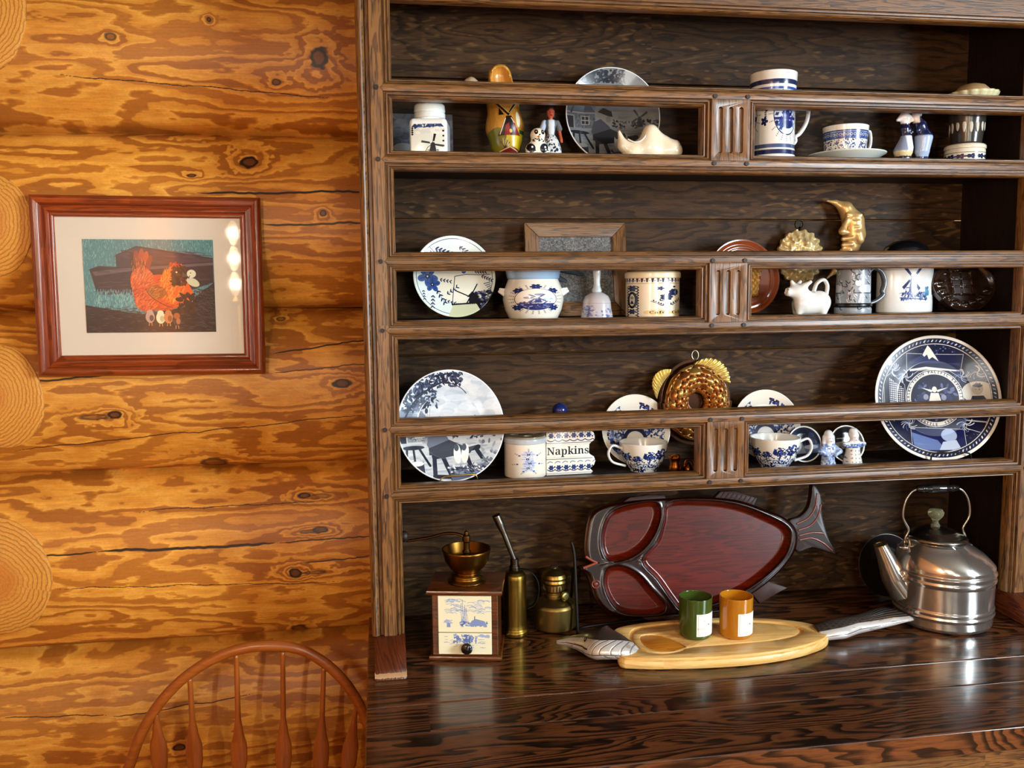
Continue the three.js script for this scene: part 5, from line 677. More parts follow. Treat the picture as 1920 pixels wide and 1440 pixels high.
{
  const t = stand('relief_mug', 'dark mug with grey horse reliefs between black bands', 'mug', 1598, 600, { z: -0.09, y: YS[1], turn: 0.1 }), R = 31;
  part('body', turn90(turned([[0, 0], [R + 2, 0], [R + 2, 10], [R, 13], [R, 20], [R - 1, 84], [R, 90], [R - 2, 91], [R - 4, 88], [R - 4, 6], [0, 6]], 64, 1)), phys(0xffffff, 0.35, { map: reliefArt, metalness: 0.05, bumpMap: reliefArt, bumpScale: 0.0015, clearcoat: 0.2 }), t); part('base_band', turned([[R + 0.6, 13], [R + 2.8, 14], [R + 2.8, 18], [R + 0.6, 20]], 48), phys(0x0e1014, 0.3), t); part('rim_band', turned([[R - 0.5, 82], [R + 1.6, 84], [R + 1.6, 91], [R - 2, 92.5], [R - 4, 91]], 48), phys(0x0e1014, 0.3, { metalness: 0.4 }), t);
  part('handle', sweep([[R - 2, 74, 0], [R + 10, 84, 0], [R + 27, 78, 0], [R + 36, 58, 0], [R + 32, 40, 0], [R + 34, 36, 0], [R + 20, 24, 0], [R - 2, 17, 0]], [[6, 3], [6, 3.6], [6.5, 4], [6, 4], [5, 3.5], [5, 3]], 50, 12), phys(0x707880, 0.3, { metalness: 0.5 }), t);
}
{
  const t = stand('windmill_planter', 'white oval canister with a blue windmill print and black lid', 'canister', 1694, 597, { z: -0.128, y: YS[1], turn: 0.06 }), s = new THREE.Shape(); s.absellipse(0, 0, 55, 34, 0, TAU);
  const g = new THREE.ExtrudeGeometry(s, { depth: 92, bevelEnabled: true, bevelSize: 3, bevelThickness: 3, bevelOffset: -3, bevelSegments: 3, curveSegments: 40 }); g.rotateX(-Math.PI / 2); g.translate(0, 3, 0); planar(g, -57, 2, 57, 96); part('body', toCreasedNormals(g, 0.7), glaze(planterArt), t);
  const lid = lathe([[0, 97], [50, 97], [54, 100], [54, 112], [48, 122], [30, 131], [10, 134], [0, 134]], 56); lid.scale(0.82, 1, 0.62); part('lid', lid, phys(0x0c0d10, 0.18, { clearcoat: 0.6 }), t, { label: 'glossy black domed lid' });
}
{
  const t = stand('dark_mould', 'dark brown glazed oval mould with a lattice basket at the right end', 'mould', 1808, 600, { z: -0.10, y: YS[1], turn: 0.06 }); t.rotation.order = 'YXZ'; t.rotation.x = -0.22;
  const bas = (x, y) => { let h = 0; if (Math.abs(x) < 30 && Math.abs(y - 2) < 22) h = 6 + 3 * (Math.abs(Math.sin((x + 30) * 0.157)) > 0.25 ? 1 : 0) * (Math.abs(Math.sin((y + 20) * 0.21)) > 0.3 ? 1 : 0); for (const [a, b] of [[-22, -34], [0, -38], [20, -34], [-38, -22], [40, -24], [-48, 4], [-46, -10], [50, -12], [34, -28]]) h = Math.max(h, 6 * Math.exp(-(((x - a) / 7) ** 2 + ((y - b) / 4) ** 2))); if (Math.abs(y - 30 + Math.abs(x) * 0.12) < 4 && Math.abs(x) < 32) h = 8; return h; };
  const g = relief((a) => { const c = Math.cos(a), s = Math.sin(a); return 1 / Math.hypot(c / 66, s / 50) * (1 + 0.03 * Math.cos(a * 6)); }, (x, y, q) => 9 - 6 * step(1, 0.8, q) + bas(x, y), { nr: 60, na: 180, back: -2, paint: () => '#24140a' }); g.translate(0, 51, 0); part('mould', g, brown(0xffffff), t);
}

// ---------------------------------------------------------------- bottom shelf
const Z3 = (u, v) => onY(u, v, YS[2]).z;
plate('shoemaker_plate', 'large delft plate of a shoemaker by a cottage at the left end', 'plate', 843, 799, 105, -0.10, 0.2, 0.22, shoemakerArt, { y: YS[2] });
wireStand('gold wire plate stand holding the shoemaker plate', 860, 902, -0.052, 72, 17, 0.2, 0.22, brass(0xb08a3c, 0.3), YS[2]);
{
  const t = stand('toothbrush_canister', 'round cream canister with three holes in its top beside the napkin holder', 'canister', 985, 899, { y: YS[2], back: 40 }); const z = 0; U *= 1;
  part('body', turn90(turned([[0, 0], [39, 0], [40, 1.5], [40, 66], [0, 66]], 64, 0.8)), glaze(brushArt), t); part('band', turned([[40, 65], [42, 66], [42, 74], [40, 76], [0, 76]], 64, 0.8), glaze(null, { color: 0xb9c4cc }), t); const top = new THREE.Shape(); top.absarc(0, 0, 40, 0, TAU); for (const [x, y] of [[-19, 5], [19, 9], [3, -17]]) { const h = new THREE.Path(); h.absarc(x, y, 8.5, 0, TAU, true); top.holes.push(h); } part('top', ext(top, 3, 0.5).rotateX(-Math.PI / 2).translate(0, 75.5, 0), phys(0x9a9078, 0.35, { clearcoat: 0.4 }), t); part('inner', turned([[0, 74.2], [38, 74.2], [38, 76]], 40).translate(0, 2.2, 0), white, t);
}
{
  const t = stand('napkin_holder', 'white napkin holder shaped like stacked scrolls with blue lettering', 'napkin holder', 1068, 890, { y: YS[2], back: 8, turn: 0.04 }); const o = [[-46, 0], [40, 0], [44, 4], [38, 10], [46, 16], [49, 24], [46, 32], [38, 37], [36, 40], [37, 56], [41, 60], [47, 64], [48, 72], [44, 80], [34, 84], [-46, 84]], g = planar(ext(shapeOf(o), 7, 1.5), -48, 0, 50, 86); part('front', g, glaze(napkinArt), t); const b = ext(shapeOf(o), 7, 1.5); b.translate(0, 0, -34); part('back', b, white, t); part('base', box(84, 6, 30, -3, 3, -14, 1), white, t);
}
{
  const t = stand('blue_bottle', 'narrow navy and white bottle with a round stopper behind the napkin holder', 'bottle', 1050, 884, { z: -0.168, y: YS[2] }); part('body', turn90(lathe([[0, 0], [17, 0], [19, 4], [20, 40], [16, 66], [8, 80], [7, 92], [9, 96], [0, 97]], 40)), glaze(willowWrap), t); part('stopper', lathe([[6, 96], [8, 100], [14, 106], [14.5, 114], [10, 121], [4, 124], [0, 125]], 36), glaze(null, { color: 0x1a2766 }), t);
}
const saucerA = plate('upright_saucer', 'upright saucer with blue tree scene behind the cup with left handle', 'saucer', 1190, 811, 66, -0.182, 0.22, 0, saucerArt, { y: YS[2], deep: 0.16 });
plate('upright_saucer', 'upright saucer with blue tree scene behind the cup with right handle', 'saucer', 1434, 803, 66, -0.175, 0.22, 0, saucerArt, { y: YS[2], deep: 0.16 });
cup('willow_cup', 'rounded white cup with blue trees and its handle on the left', 1206, 889, YS[2], 46, 55, willowWrap, -1, { hw: 25, turn: 0.1 });
cup('willow_cup', 'rounded white cup with blue trees and its handle on the right', 1452, 882, YS[2], 47, 57, willowWrap, 1, { hw: 24, turn: -0.12 });
{
  const c = at(1302, 752, -0.18), t = thing('fish_mould', 'curved copper fish mould with scales hanging behind the bottom rail', 'mould', c); U = perPixel(c); t.rotation.x = -0.06;
  const cp = phys(0xffffff, 0.26, { metalness: 0.75, clearcoat: 0.5, vertexColors: true }), pale = phys(0xe0c878, 0.3, { metalness: 0.6, clearcoat: 0.4 });
  const scale = (x, y, q) => { const r = q * 6.2, row = Math.floor(r), a = (Math.atan2(y + 6, x) / TAU + 1) * 17 + (row % 2) * 0.5, fx = r - row - 0.5, fy = a - Math.floor(a) - 0.5; return [Math.sqrt(Math.max(0, 1 - 3.4 * (fx * fx * 0.8 + fy * fy))), row, Math.floor(a)]; };
  const ring = (q) => Math.sin(Math.PI * clamp((q - 0.2) / 0.72)), g = relief((a) => 84 * (1 - 0.06 * Math.cos(2 * a)) * (Math.sin(a) < 0 ? 0.92 : 0.88), (x, y, q) => 3 + 24 * Math.pow(ring(q), 0.7) + (q > 0.2 && q < 0.9 ? 5 * scale(x, y, q)[0] : 0), { nr: 72, na: 260, back: -8, paint: (x, y, q) => { if (q > 0.88 || q < 0.22) return '#4a2a16'; const [k, r, c] = scale(x, y, q); return k < 0.25 ? '#3c2010' : ['#c07838', '#cf9448', '#b06a30', '#d6a858'][(r * 5 + c * 3) % 4]; } }); part('body', g, cp, t);
  const fin = (a0, a1, r0, r1) => { const pos = [], idx = [], n = 96; for (let i = 0; i <= n; i++) for (let j = 0; j < 5; j++) { const s = i / n, a = mix(a0, a1, s), r = mix(r0, r0 + r1 * Math.sin(Math.PI * (0.12 + 0.8 * s)), j / 4); pos.push(Math.cos(a - j * 0.03) * r, Math.sin(a - j * 0.03) * r - 6, 8 - j * 0.6 + 7 * Math.sqrt(Math.abs(Math.sin(s * 11 * Math.PI))) * Math.min(1, j / 2)); } for (let i = 0; i < n; i++) for (let j = 0; j < 4; j++) { const q = i * 5 + j; idx.push(q, q + 5, q + 1, q + 1, q + 5, q + 6); } const f = new THREE.BufferGeometry(); f.setAttribute('position', new THREE.Float32BufferAttribute(pos, 3)); f.setIndex(idx); f.computeVertexNormals(); return planar(f); };
  part('fin', fin(1.72, 0.62, 70, 22), pale, t); part('fin', fin(2.98, 2.3, 76, 22), pale, t); part('ring', new THREE.TorusGeometry(8, 1.4, 10, 30).scale(0.8, 1.1, 1).translate(2, 86, 0), std(0xc8b890, 0.3, { metalness: 1 }), t);
}
{
  const cop = phys(0xc0702c, 0.22, { metalness: 1 }), t = stand('copper_pot', 'tiny shiny copper pot beside the left-handled cup', 'pot', 1265, 890, { y: YS[2], back: 12 }); part('body', lathe([[0, 0], [9, 0], [11, 3], [12, 14], [9, 22], [12, 30], [13, 31], [11, 31], [8, 22], [10, 14], [0, 3]], 36), cop, t); part('handle', tube([[-10, 28, 0], [-4, 36, 2], [6, 37, 2], [11, 28, 0]], 1.3, 24, 8), cop, t);
  const k = stand('copper_kettle', 'tiny dark copper kettle next to the tiny copper pot', 'kettle', 1291, 888, { y: YS[2], back: 10 }); part('body', lathe([[0, 0], [9, 0], [11, 4], [10, 12], [5, 17], [5, 19], [0, 21]], 32), phys(0x7a4a24, 0.24, { metalness: 1 }), k); part('handle', tube([[-9, 12, 0], [-6, 23, 0], [4, 25, 0], [9, 13, 0]], 1.1, 24, 8), cop, k); part('spout', sweep([[9, 6, 0], [14, 11, 0], [17, 18, 0]], [3, 2, 1.3], 10, 8), cop, k);
}
plate('small_round_plate', 'small dark blue plate peeping out behind the right upright saucer', 'plate', 1507, 826, 34, -0.13, 0.22, 0, smallPlateArt, { y: YS[2], deep: 0.12 });
plate('small_round_plate', 'small blackish plate standing behind the two blue and white figurines', 'plate', 1587, 822, 35, -0.11, 0.25, 0, smallPlateArt2, { y: YS[2], deep: 0.12 });
{
  const face = (x, y, z, cx, ey) => z > 5 && (Math.abs(Math.abs(x - cx) - 2.6) < 0.9 && Math.abs(y - ey) < 0.9 ? '#2a3050' : Math.abs(x - cx) < 1.8 && Math.abs(y - ey + 5.2) < 0.7 ? '#8a5a58' : null);
  const t = stand('delft_girl', 'small delft bust figurine with a pale bonnet and folded blue dress', 'figurine', 1552, 876, { y: YS[2], back: 18 });
  part('figure', blob([[[0, 3, 0], [0, 26, 0], 13, 11], [[-9, 3, 2], [9, 3, 2], 5, 5], [[0, 28, 0], [0, 36, 0], 11, 10], [[-11, 34, 3], [-18, 28, 8], 6, 5], [[11, 34, 3], [18, 28, 8], 6, 5], [[-18, 28, 8], [-8, 22, 13], 5, 3.4], [[18, 28, 8], [8, 22, 13], 5, 3.4], [[0, 40, 2], [0, 46, 2], 6, 5], [[0, 50, 3], [0, 54, 3], 8, 8], [[0, 57, -1], [0, 60, -1], 9.5, 8], [[-8, 54, 0], [-10, 44, 0], 4, 3], [[8, 54, 0], [10, 44, 0], 4, 3]], { k: 4, n: 66, floor: 0, paint: (x, y, z) => face(x, y, z - 4, 0, 52.5) || (y > 43 ? '#e4e6e8' : hash(Math.floor(x / 2.2), Math.floor(y / 2.2)) > 0.62 ? '#5f7cb4' : y < 8 ? '#d6dce6' : Math.abs(x) < 5 && y > 26 ? '#e8eaee' : '#a6b8d4') }), lit(), t);
  const b = stand('delft_boy', 'small delft figurine in a wide collar and dotted white skirt', 'figurine', 1598, 875, { y: YS[2], back: 22 });
  part('figure', blob([[[0, 4, 0], [0, 26, 0], 18, 13], [[0, 30, 0], [0, 38, 0], 11, 9], [[-10, 38, 2], [-19, 40, 5], 6, 4.5], [[10, 38, 2], [19, 40, 5], 6, 4.5], [[-7, 43, 4], [7, 43, 4], 4.5, 4.5], [[0, 50, 4], [0, 55, 4], 7.5, 8], [[0, 59, 0], [0, 62, 0], 9.5, 8], [[-4, 66, 0], [4, 66, 0], 3, 3]], { k: 4, n: 64, floor: 0, paint: (x, y, z) => face(x, y, z - 4, 0, 53.5) || (y > 42 ? '#e6e8e8' : y > 33 ? (hash(Math.floor(x / 2), Math.floor(y / 2)) > 0.4 ? '#3c5c98' : '#a9bcd8') : Math.hypot((x + 40) % 7 - 3.5, (y + 3) % 7 - 3.5) < 1.3 ? '#5a6890' : '#e6e2d8') }), lit(), b);
}
plate('exposition_plate', 'large navy souvenir plate lettered around its centre at the right end', 'plate', 1752, 757, 118, -0.102, 0.22, -0.16, expoArt, { y: YS[2], deep: 0.12, o: { clearcoat: 0.35 } });
wireStand('black wire plate stand holding the navy souvenir plate', 1782, 876, -0.049, 74, 20, 0.24, -0.16, iron, YS[2]);

// ---------------------------------------------------------------- on the sideboard
{
  const t = stand('coffee_mill', 'wooden box coffee mill with a brass bowl and sailing ship tiles', 'coffee mill', 878, 1238, { y: YC, back: 52, turn: -0.2 }), w = 124, h = 118, d = 98, br = brass(0x7a5420, 0.32), tileM = glaze(tileArt), tile2 = glaze(tileArt2);
  part('base', ext(shapeOf([[-w / 2 - 6, -d / 2 - 6], [w / 2 + 6, -d / 2 - 6], [w / 2 + 6, d / 2 + 6], [-w / 2 - 6, d / 2 + 6]]), 8, 3).rotateX(-Math.PI / 2), M.mill, t); part('body', box(w, h, d, 0, 8 + h / 2, 0, 2), M.mill, t); part('top', ext(shapeOf([[-w / 2 - 9, -d / 2 - 9], [w / 2 + 9, -d / 2 - 9], [w / 2 + 9, d / 2 + 9], [-w / 2 - 9, d / 2 + 9]]), 10, 4).rotateX(-Math.PI / 2).translate(0, 126, 0), M.mill, t);
  part('ship_tile', planar(box(100, 70, 3, 0, 89, d / 2 + 0.8, 0.8)), tileM, t); const dr = part('drawer', planar(box(100, 41, 5, 0, 32, d / 2 + 0.6, 1)), tile2, t, { label: 'tiled drawer front' }); part('knob', lathe([[0, 0], [4, 0], [3.5, 5], [10, 8], [11, 12], [8, 16], [0, 17]], 28).rotateX(Math.PI / 2).translate(4, 27, d / 2 + 2.5), phys(0x101012, 0.12, { clearcoat: 1 }), dr);
  const bowl = lathe([[0, 136], [36, 136], [37, 139], [31, 142], [29, 147], [31, 151], [24, 153], [24, 156], [33, 164], [42, 178], [46, 196], [47, 200], [44, 200], [40, 182], [30, 170], [0, 166]], 64); part('bowl', bowl, br, t); part('spindle', turned([[0, 164], [13, 164], [13, 178], [10, 180], [7, 182], [7, 192], [9, 194], [6, 197], [6, 212], [8, 214], [8, 224], [4, 228], [4, 232], [0, 236]], 28), brass(0x5a4020, 0.4), t); part('crank', sweep([[0, 216, 0], [-10, 226, 2], [-34, 231, 6], [-70, 224, 12], [-112, 219, 18]], [[4, 3], [3.6, 2.6], [3.6, 2.6], [3.6, 2.6]], 40, 10), brass(0x4a2c18, 0.38), t); part('crank_knob', new THREE.SphereGeometry(9, 20, 14).scale(1, 1.2, 1).translate(-116, 228, 19), M.oakDark, t);
}
{
  const t = stand('oil_can', 'tall brass oil can with a slanting spout and black handle', 'oil can', 966, 1198, { y: YC, back: 27 }), br = brass(0x8c6e2e, 0.34), st = std(0x8a8478, 0.3, { metalness: 1 });
  part('body', turned([[0, 0], [26, 0], [26, 8], [23, 12], [22, 20], [22, 110], [21, 116], [16, 122], [9, 125], [9, 130], [0, 130]], 48, 1), br, t); part('collar', turned([[0, 124], [10, 124], [10, 132], [8, 134], [8, 146], [0, 147]], 32), std(0x4a4236, 0.35, { metalness: 1 }), t); part('spout', sweep([[0, 144, 0], [-9, 168, 0], [-20, 198, 0], [-34, 232, 0]], [4.5, 5, 5.5, 5.5, 8, 8], 40, 16), st, t); part('handle', sweep([[8, 126, 0], [28, 122, 4], [42, 104, 6], [44, 78, 6], [36, 56, 4], [22, 48, 2]], [[5.5, 1.8], [5.5, 1.8]], 40, 10), iron, t);
}
{
  const t = stand('oil_lamp', 'small squat tarnished brass oil lamp burner right of the oil can', 'oil lamp', 1040, 1190, { y: YC, back: 40 }), br = brass(0x7c6638, 0.42), b2 = brass(0x9c8044, 0.34);
  part('reservoir', turned([[0, 0], [38, 0], [41, 4], [41, 44], [38, 50], [24, 58], [20, 60], [0, 60]], 56, 1.2), br, t); part('collar', turned([[0, 58], [19, 58], [19, 66], [16, 69], [18, 72], [20, 88], [0, 88]], 40, 0.8), b2, t);
  const fret = []; for (let i = 0; i < 22; i++) { const a = i / 22 * TAU; fret.push(box(3.4, 9, 1.4).rotateY(Math.PI / 2 - a).translate(Math.cos(a) * 20.4, 80, Math.sin(a) * 20.4)); } part('gallery', fret, brass(0xc0a878, 0.3), t); part('burner', turned([[24, 88], [25, 91], [23, 96], [25, 99], [22, 106], [12, 113], [5, 115], [4, 118], [0, 118]], 40, 0.8), b2, t); part('wick_slot', box(14, 6, 4, 0, 117, 0, 1), iron, t); part('wick_knob', turned([[0, 0], [9, 0], [9, 4], [6, 6], [0, 6]], 24).rotateX(Math.PI / 2).rotateY(0.5).translate(14, 68, 24), brass(0xa8a060, 0.35), t); part('knob_stem', tube([[6, 68, 8], [14, 68, 25]], 1.6, 6), br, t);
}
{
  // fish-shaped tray: outlines in photograph pixels about its middle
  const CX = 1300, CY = 1040, px = ([u, v]) => [u - CX, CY - v], c = at(CX, CY, -0.135), t = thing('fish_tray', 'large dark red wooden fish-shaped tray with three compartments leaning at the back', 'tray', c); U = perPixel(c); t.rotation.order = 'YXZ'; t.rotation.x = -0.2;
  const out = smoothPoly([[1110, 1043], [1092, 1036], [1088, 1022], [1092, 985], [1103, 953], [1130, 940], [1180, 934], [1250, 932], [1320, 933], [1390, 943], [1440, 962], [1482, 982], [1500, 1005], [1497, 1035], [1478, 1062], [1440, 1094], [1390, 1122], [1330, 1138], [1250, 1144], [1180, 1145], [1135, 1138], [1108, 1115], [1097, 1085], [1090, 1062], [1079, 1051], [1092, 1046]].map(px), 220);
  const comp = [[[1122, 1020], [1124, 985], [1140, 955], [1180, 942], [1226, 940], [1233, 955], [1222, 990], [1195, 1022], [1160, 1038], [1132, 1038]], [[1122, 1075], [1130, 1055], [1155, 1052], [1185, 1068], [1208, 1096], [1232, 1128], [1226, 1137], [1180, 1139], [1145, 1128], [1127, 1102]], [[1248, 944], [1320, 941], [1385, 952], [1440, 974], [1480, 998], [1485, 1015], [1472, 1046], [1436, 1078], [1384, 1108], [1320, 1128], [1262, 1134], [1250, 1120], [1222, 1078], [1196, 1044], [1226, 1010], [1240, 975]]].map((p) => polySD(smoothPoly(p.map(px), 70)));
  const sd = (x, y) => Math.min(...comp.map((f) => f(x, y)));
  const rad = (a) => { const dx = Math.cos(a), dy = Math.sin(a); let best = 0; for (let i = 0, j = out.length - 1; i < out.length; j = i++) { const [ax, ay] = out[j], [bx, by] = out[i], ex = bx - ax, ey = by - ay, det = ex * dy - ey * dx; if (Math.abs(det) < 1e-9) continue; const s = (ex * ay - ey * ax) / -det * -1, k = (dx * ay - dy * ax) / det * -1; const q = (ax * ey - ay * ex) / (dx * ey - dy * ex), w = (ax * dy - ay * dx) / (dx * ey - dy * ex); if (q > best && w >= -1e-6 && w <= 1.000001) best = q; } return best; };
  const g = relief(rad, (x, y, q) => 22 - 15 * step(4, -9, sd(x, y)) - 4 * Math.pow(step(0.955, 1, q), 2) + 1.4 * Math.exp(-Math.pow((sd(x, y) - 3) / 3, 2)), { nr: 110, na: 420, back: 0, paint: (x, y) => (sd(x, y) < 0 ? '#7c3c20' : '#2e180f') });
  const tray = phys(0xffffff, 0.3, { map: redMap, vertexColors: true, clearcoat: 0.6, clearcoatRoughness: 0.1, specularIntensity: 0.7 }); planar(g, -170, -85, 170, 85); part('body', g, tray, t);
  const dark = phys(0x24120c, 0.45, { clearcoat: 0.2, clearcoatRoughness: 0.3, specularIntensity: 0.6 }), tail = ext(shapeOf([[1488, 985], [1510, 978], [1528, 962], [1536, 940], [1541, 919], [1550, 926], [1557, 945], [1556, 975], [1560, 1000], [1566, 1024], [1578, 1052], [1556, 1046], [1530, 1038], [1500, 1044], [1494, 1020]].map(px), 60), 16, 3); part('tail', tail, dark, t);
  for (const p of [[[1502, 992], [1526, 982], [1542, 962], [1548, 936]], [[1504, 1004], [1530, 996], [1546, 980], [1554, 958]], [[1505, 1022], [1530, 1020], [1552, 1030], [1570, 1046]], [[1505, 1014], [1530, 1010], [1556, 1012]]]) part('tail_ray', tube(p.map(px).map(([x, y]) => [x, y, 15.6]), 2.2, 24, 8), phys(0x6a3020, 0.35, { clearcoat: 0.4 }), t);
  for (const f of [[[1340, 938], [1356, 924], [1385, 924], [1412, 934], [1428, 940], [1420, 956], [1390, 944]], [[1160, 938], [1180, 927], [1215, 924], [1246, 926], [1250, 934]], [[1404, 1116], [1440, 1096], [1478, 1110], [1450, 1122], [1420, 1136]], [[1180, 1142], [1260, 1142], [1250, 1152], [1200, 1152]]]) { const fin = part('fin', ext(shapeOf(f.map(px)), 13, 2), phys(0x341a12, 0.5, { specularIntensity: 0.6 }), t); if (f[0][0] === 1340) for (let i = 0; i < 8; i++) part('fin_ray', tube([px([1352 + i * 9, 940 + i * 1.4]), px([1364 + i * 8.6, 926 + i * 1.9])].map(([x, y]) => [x, y, 12.6]), 1.2, 6, 6), dark, fin); }
  part('mouth', [tube([[1083, 1050], [1094, 1047], [1110, 1042]].map(px).map(([x, y]) => [x, y, 20]), 2.6, 12, 8), tube([[1089, 1030], [1098, 1036], [1110, 1042]].map(px).map(([x, y]) => [x, y, 20]), 2.6, 12, 8)], phys(0x8a3c26, 0.35), t); part('eye', [new THREE.TorusGeometry(7, 1.6, 8, 28).translate(...px([1105, 1080]), 21), new THREE.SphereGeometry(4.4, 16, 10).scale(1, 1, 0.5).translate(...px([1105, 1080]), 21)], phys(0x6a2414, 0.3), t);
  const s = stand('tray_stand', 'black iron easel with upright bars holding the fish tray', 'stand', 1082, 1168, { y: YC, z: -0.075 }), W = 300; part('upright', sweep([[0, 1, 6], [0, 80, -8], [0, 150, -26], [-4, 168, -31]], [[3, 3], [3, 3]], 30, 8), iron, s); part('upright', sweep([[W, 3, -48], [W, 60, -62], [W, 108, -74]], [[3, 3], [3, 3]], 20, 8), iron, s); part('ledge', tube([[0, 8, 5], [12, 5, -12], [W / 2, 4, -36], [W, 5, -48]], 2.6, 30, 8), iron, s); part('crossbar', tube([[0, 104, -14], [8, 104, -64], [W / 2, 100, -72], [W, 100, -73]], 2.6, 30, 8), iron, s); for (const x of [10, W]) part('leg', tube([[x, 102, -73], [x, 60, -86], [x, 3, -104]], 2.6, 16, 8), iron, s);
}
{
  // long serving board with a cast fish head and tail, lying on the planks
  U = 1; const TH = 0.022, Y = YC + TH, c = onY(1350, 1195, Y), O = V(c.x, YC, c.z), t = thing('fish_board', 'long pale wooden serving board with a silver fish head and tail', 'serving board', O), K = (u, v) => { const p = onY(u, v, Y); return [p.x - O.x, -(p.z - O.z)]; };
  const outl = [[1163, 1232], [1158, 1200], [1150, 1178], [1200, 1166], [1260, 1160], [1330, 1156], [1400, 1156], [1470, 1160], [1520, 1168], [1548, 1178], [1552, 1193], [1520, 1208], [1470, 1220], [1400, 1229], [1320, 1234], [1240, 1236], [1190, 1235]].map(([u, v]) => K(u, v)), inn = [[1180, 1196], [1188, 1178], [1230, 1170], [1320, 1164], [1400, 1163], [1470, 1168], [1504, 1177], [1502, 1188], [1460, 1199], [1380, 1207], [1290, 1215], [1280, 1220], [1240, 1226], [1200, 1218]].map(([u, v]) => K(u, v));
  const core = ext(shapeOf(outl, 120), TH - 0.004, 0.006, 0, 4); core.rotateX(-Math.PI / 2); part('board', core, M.pale, t);
  const rim = shapeOf(outl.map(([x, y]) => [x * 0.988, y * 0.94]), 120), hole = smoothPoly(inn, 90); rim.holes.push(new THREE.Path(hole.reverse().map(([x, y]) => new THREE.Vector2(x, y)))); const rg = ext(rim, 0.0055, 0.0018); rg.rotateX(-Math.PI / 2); part('raised_rim', rg.translate(0, TH - 0.0055, 0), M.pale, t);
  const ic = inn.reduce((a, p) => [a[0] + p[0] / inn.length, a[1] + p[1] / inn.length], [0, 0]), plat = inn.map(([x, y]) => [ic[0] + (x - ic[0]) * 0.955, ic[1] + (y - ic[1]) * 0.86]), ps = shapeOf(plat, 100), dish = smoothPoly([[1202, 1190], [1230, 1188], [1262, 1198], [1286, 1211], [1282, 1216], [1240, 1219], [1212, 1212]].map(([u, v]) => K(u, v)), 60); ps.holes.push(new THREE.Path(dish.slice().reverse().map(([x, y]) => new THREE.Vector2(x, y))));
  const pg = ext(ps, 0.0042, 0.0009); pg.rotateX(-Math.PI / 2); part('cutting_face', pg.translate(0, TH - 0.0055, 0), M.pale, t); const dg = new THREE.ShapeGeometry(shapeOf(dish)); dg.rotateX(-Math.PI / 2); part('scoop', toCreasedNormals(ext(shapeOf(dish), 0.001, 0.0002).rotateX(-Math.PI / 2).translate(0, TH - 0.0045, 0), 0.6), wood(paleMap, [0.6, 0.3], { color: 0xe8b860, roughness: 0.3 }), t, { label: 'scooped dish' });
  const W = (u, v, h) => { const p = onY(u, v, YC + h); return [(p.x - O.x) * 1000, h * 1000, (p.z - O.z) * 1000]; }, mm = (g) => { g.scale(0.001, 0.001, 0.001); return g; };
  const bodyPart = (pts, rad, map, name, label) => { const g = sweep(pts.map((p) => V(...p)), rad, 48, 44); const p = g.attributes.position; for (let i = 0; i < p.count; i++) if (p.getY(i) < 0.4) p.setY(i, 0.4); g.computeVertexNormals(); return part(name, mm(g), phys(0xffffff, 0.3, { map, bumpMap: map, bumpScale: 0.002, metalness: 0.4, clearcoat: 0.4 }), t, { label }); };
  // u runs round the section: 0 towards the viewer, 0.25 up, 0.5 away; v runs from the board outwards
  const headArt = canvas(512, 512, (g) => { const r = rng(151), Y = (v) => 512 * (1 - v); fillAll(g, 512, 512, '#dedad4'); bushes(g, r, 0, 0, 512, 512, 120, ['#cfc6ba', '#e8e6e2', '#c4b6a6', '#d8d2ca'], 16); poly(g, [[96, Y(0)], [74, Y(0.3)], [92, Y(0.55)], [116, Y(0.8)], [128, Y(1)], [300, Y(1)], [300, Y(0)]], '#453c35'); poly(g, [[470, Y(0)], [512, Y(0)], [512, Y(0.3)], [480, Y(0.3)]], '#d2cac0'); bushes(g, r, 110, 0, 290, 512, 60, ['#443b34', '#332b26', '#4c423a'], 14); for (let i = 0; i < 7; i++) bend(g, [86 - i * 2, Y(0.04 + i * 0.045)], [40, Y(0.14 + i * 0.045)], [-6, Y(0.1 + i * 0.05)], '#9a9088', 3); for (let i = 0; i < 5; i++) bend(g, [520, Y(0.1 + i * 0.05)], [490, Y(0.08 + i * 0.05)], [470, Y(0.04 + i * 0.05)], '#8a8078', 4); stroke(g, [[26, Y(0.42)], [34, Y(0.6)], [38, Y(1)]], '#2a2420', 8); stroke(g, [[50, Y(0.55)], [60, Y(0.75)], [62, Y(1)]], '#f2f0ec', 14); oval(g, 84, Y(0.5), 20, 16, '#17130f'); oval(g, 80, Y(0.505), 6, 6, '#d8d2c8'); });
  const tailArt = canvas(512, 512, (g) => { const r = rng(157), Y = (v) => 512 * (1 - v); g.translate(512, 0); g.scale(-1, 1); fillAll(g, 512, 512, '#e2deda'); bushes(g, r, 0, 0, 512, 512, 90, ['#d4d0cc', '#ecebe8', '#c6c2be'], 16); poly(g, [[70, Y(0)], [62, Y(1)], [300, Y(1)], [300, Y(0)]], '#5a524c'); for (let y = 0; y < 300; y += 22) for (let x = 80; x < 300; x += 26) oval(g, x + (y % 44 ? 13 : 0), 512 - y, 10, 7, '#453e39'); for (let i = 0; i < 9; i++) { stroke(g, [[78 + i * 10, Y(0.5)], [66 + i * 24, Y(1)]], '#2c2622', 7); stroke(g, [[84 + i * 10, Y(0.5)], [76 + i * 24, Y(1)]], '#8a827a', 4); } });
  bodyPart([W(1164, 1205, 0.016), W(1156, 1206, 0.021), W(1138, 1205, 0.024), W(1104, 1203, 0.020), W(1070, 1203, 0.014), W(1050, 1204, 0.0105), W(1044, 1204, 0.010)], [[56, 14], [59, 22], [55, 25], [41, 20], [25, 13], [13, 9], [4, 4]], headArt, 'head', 'cast silver fish head');
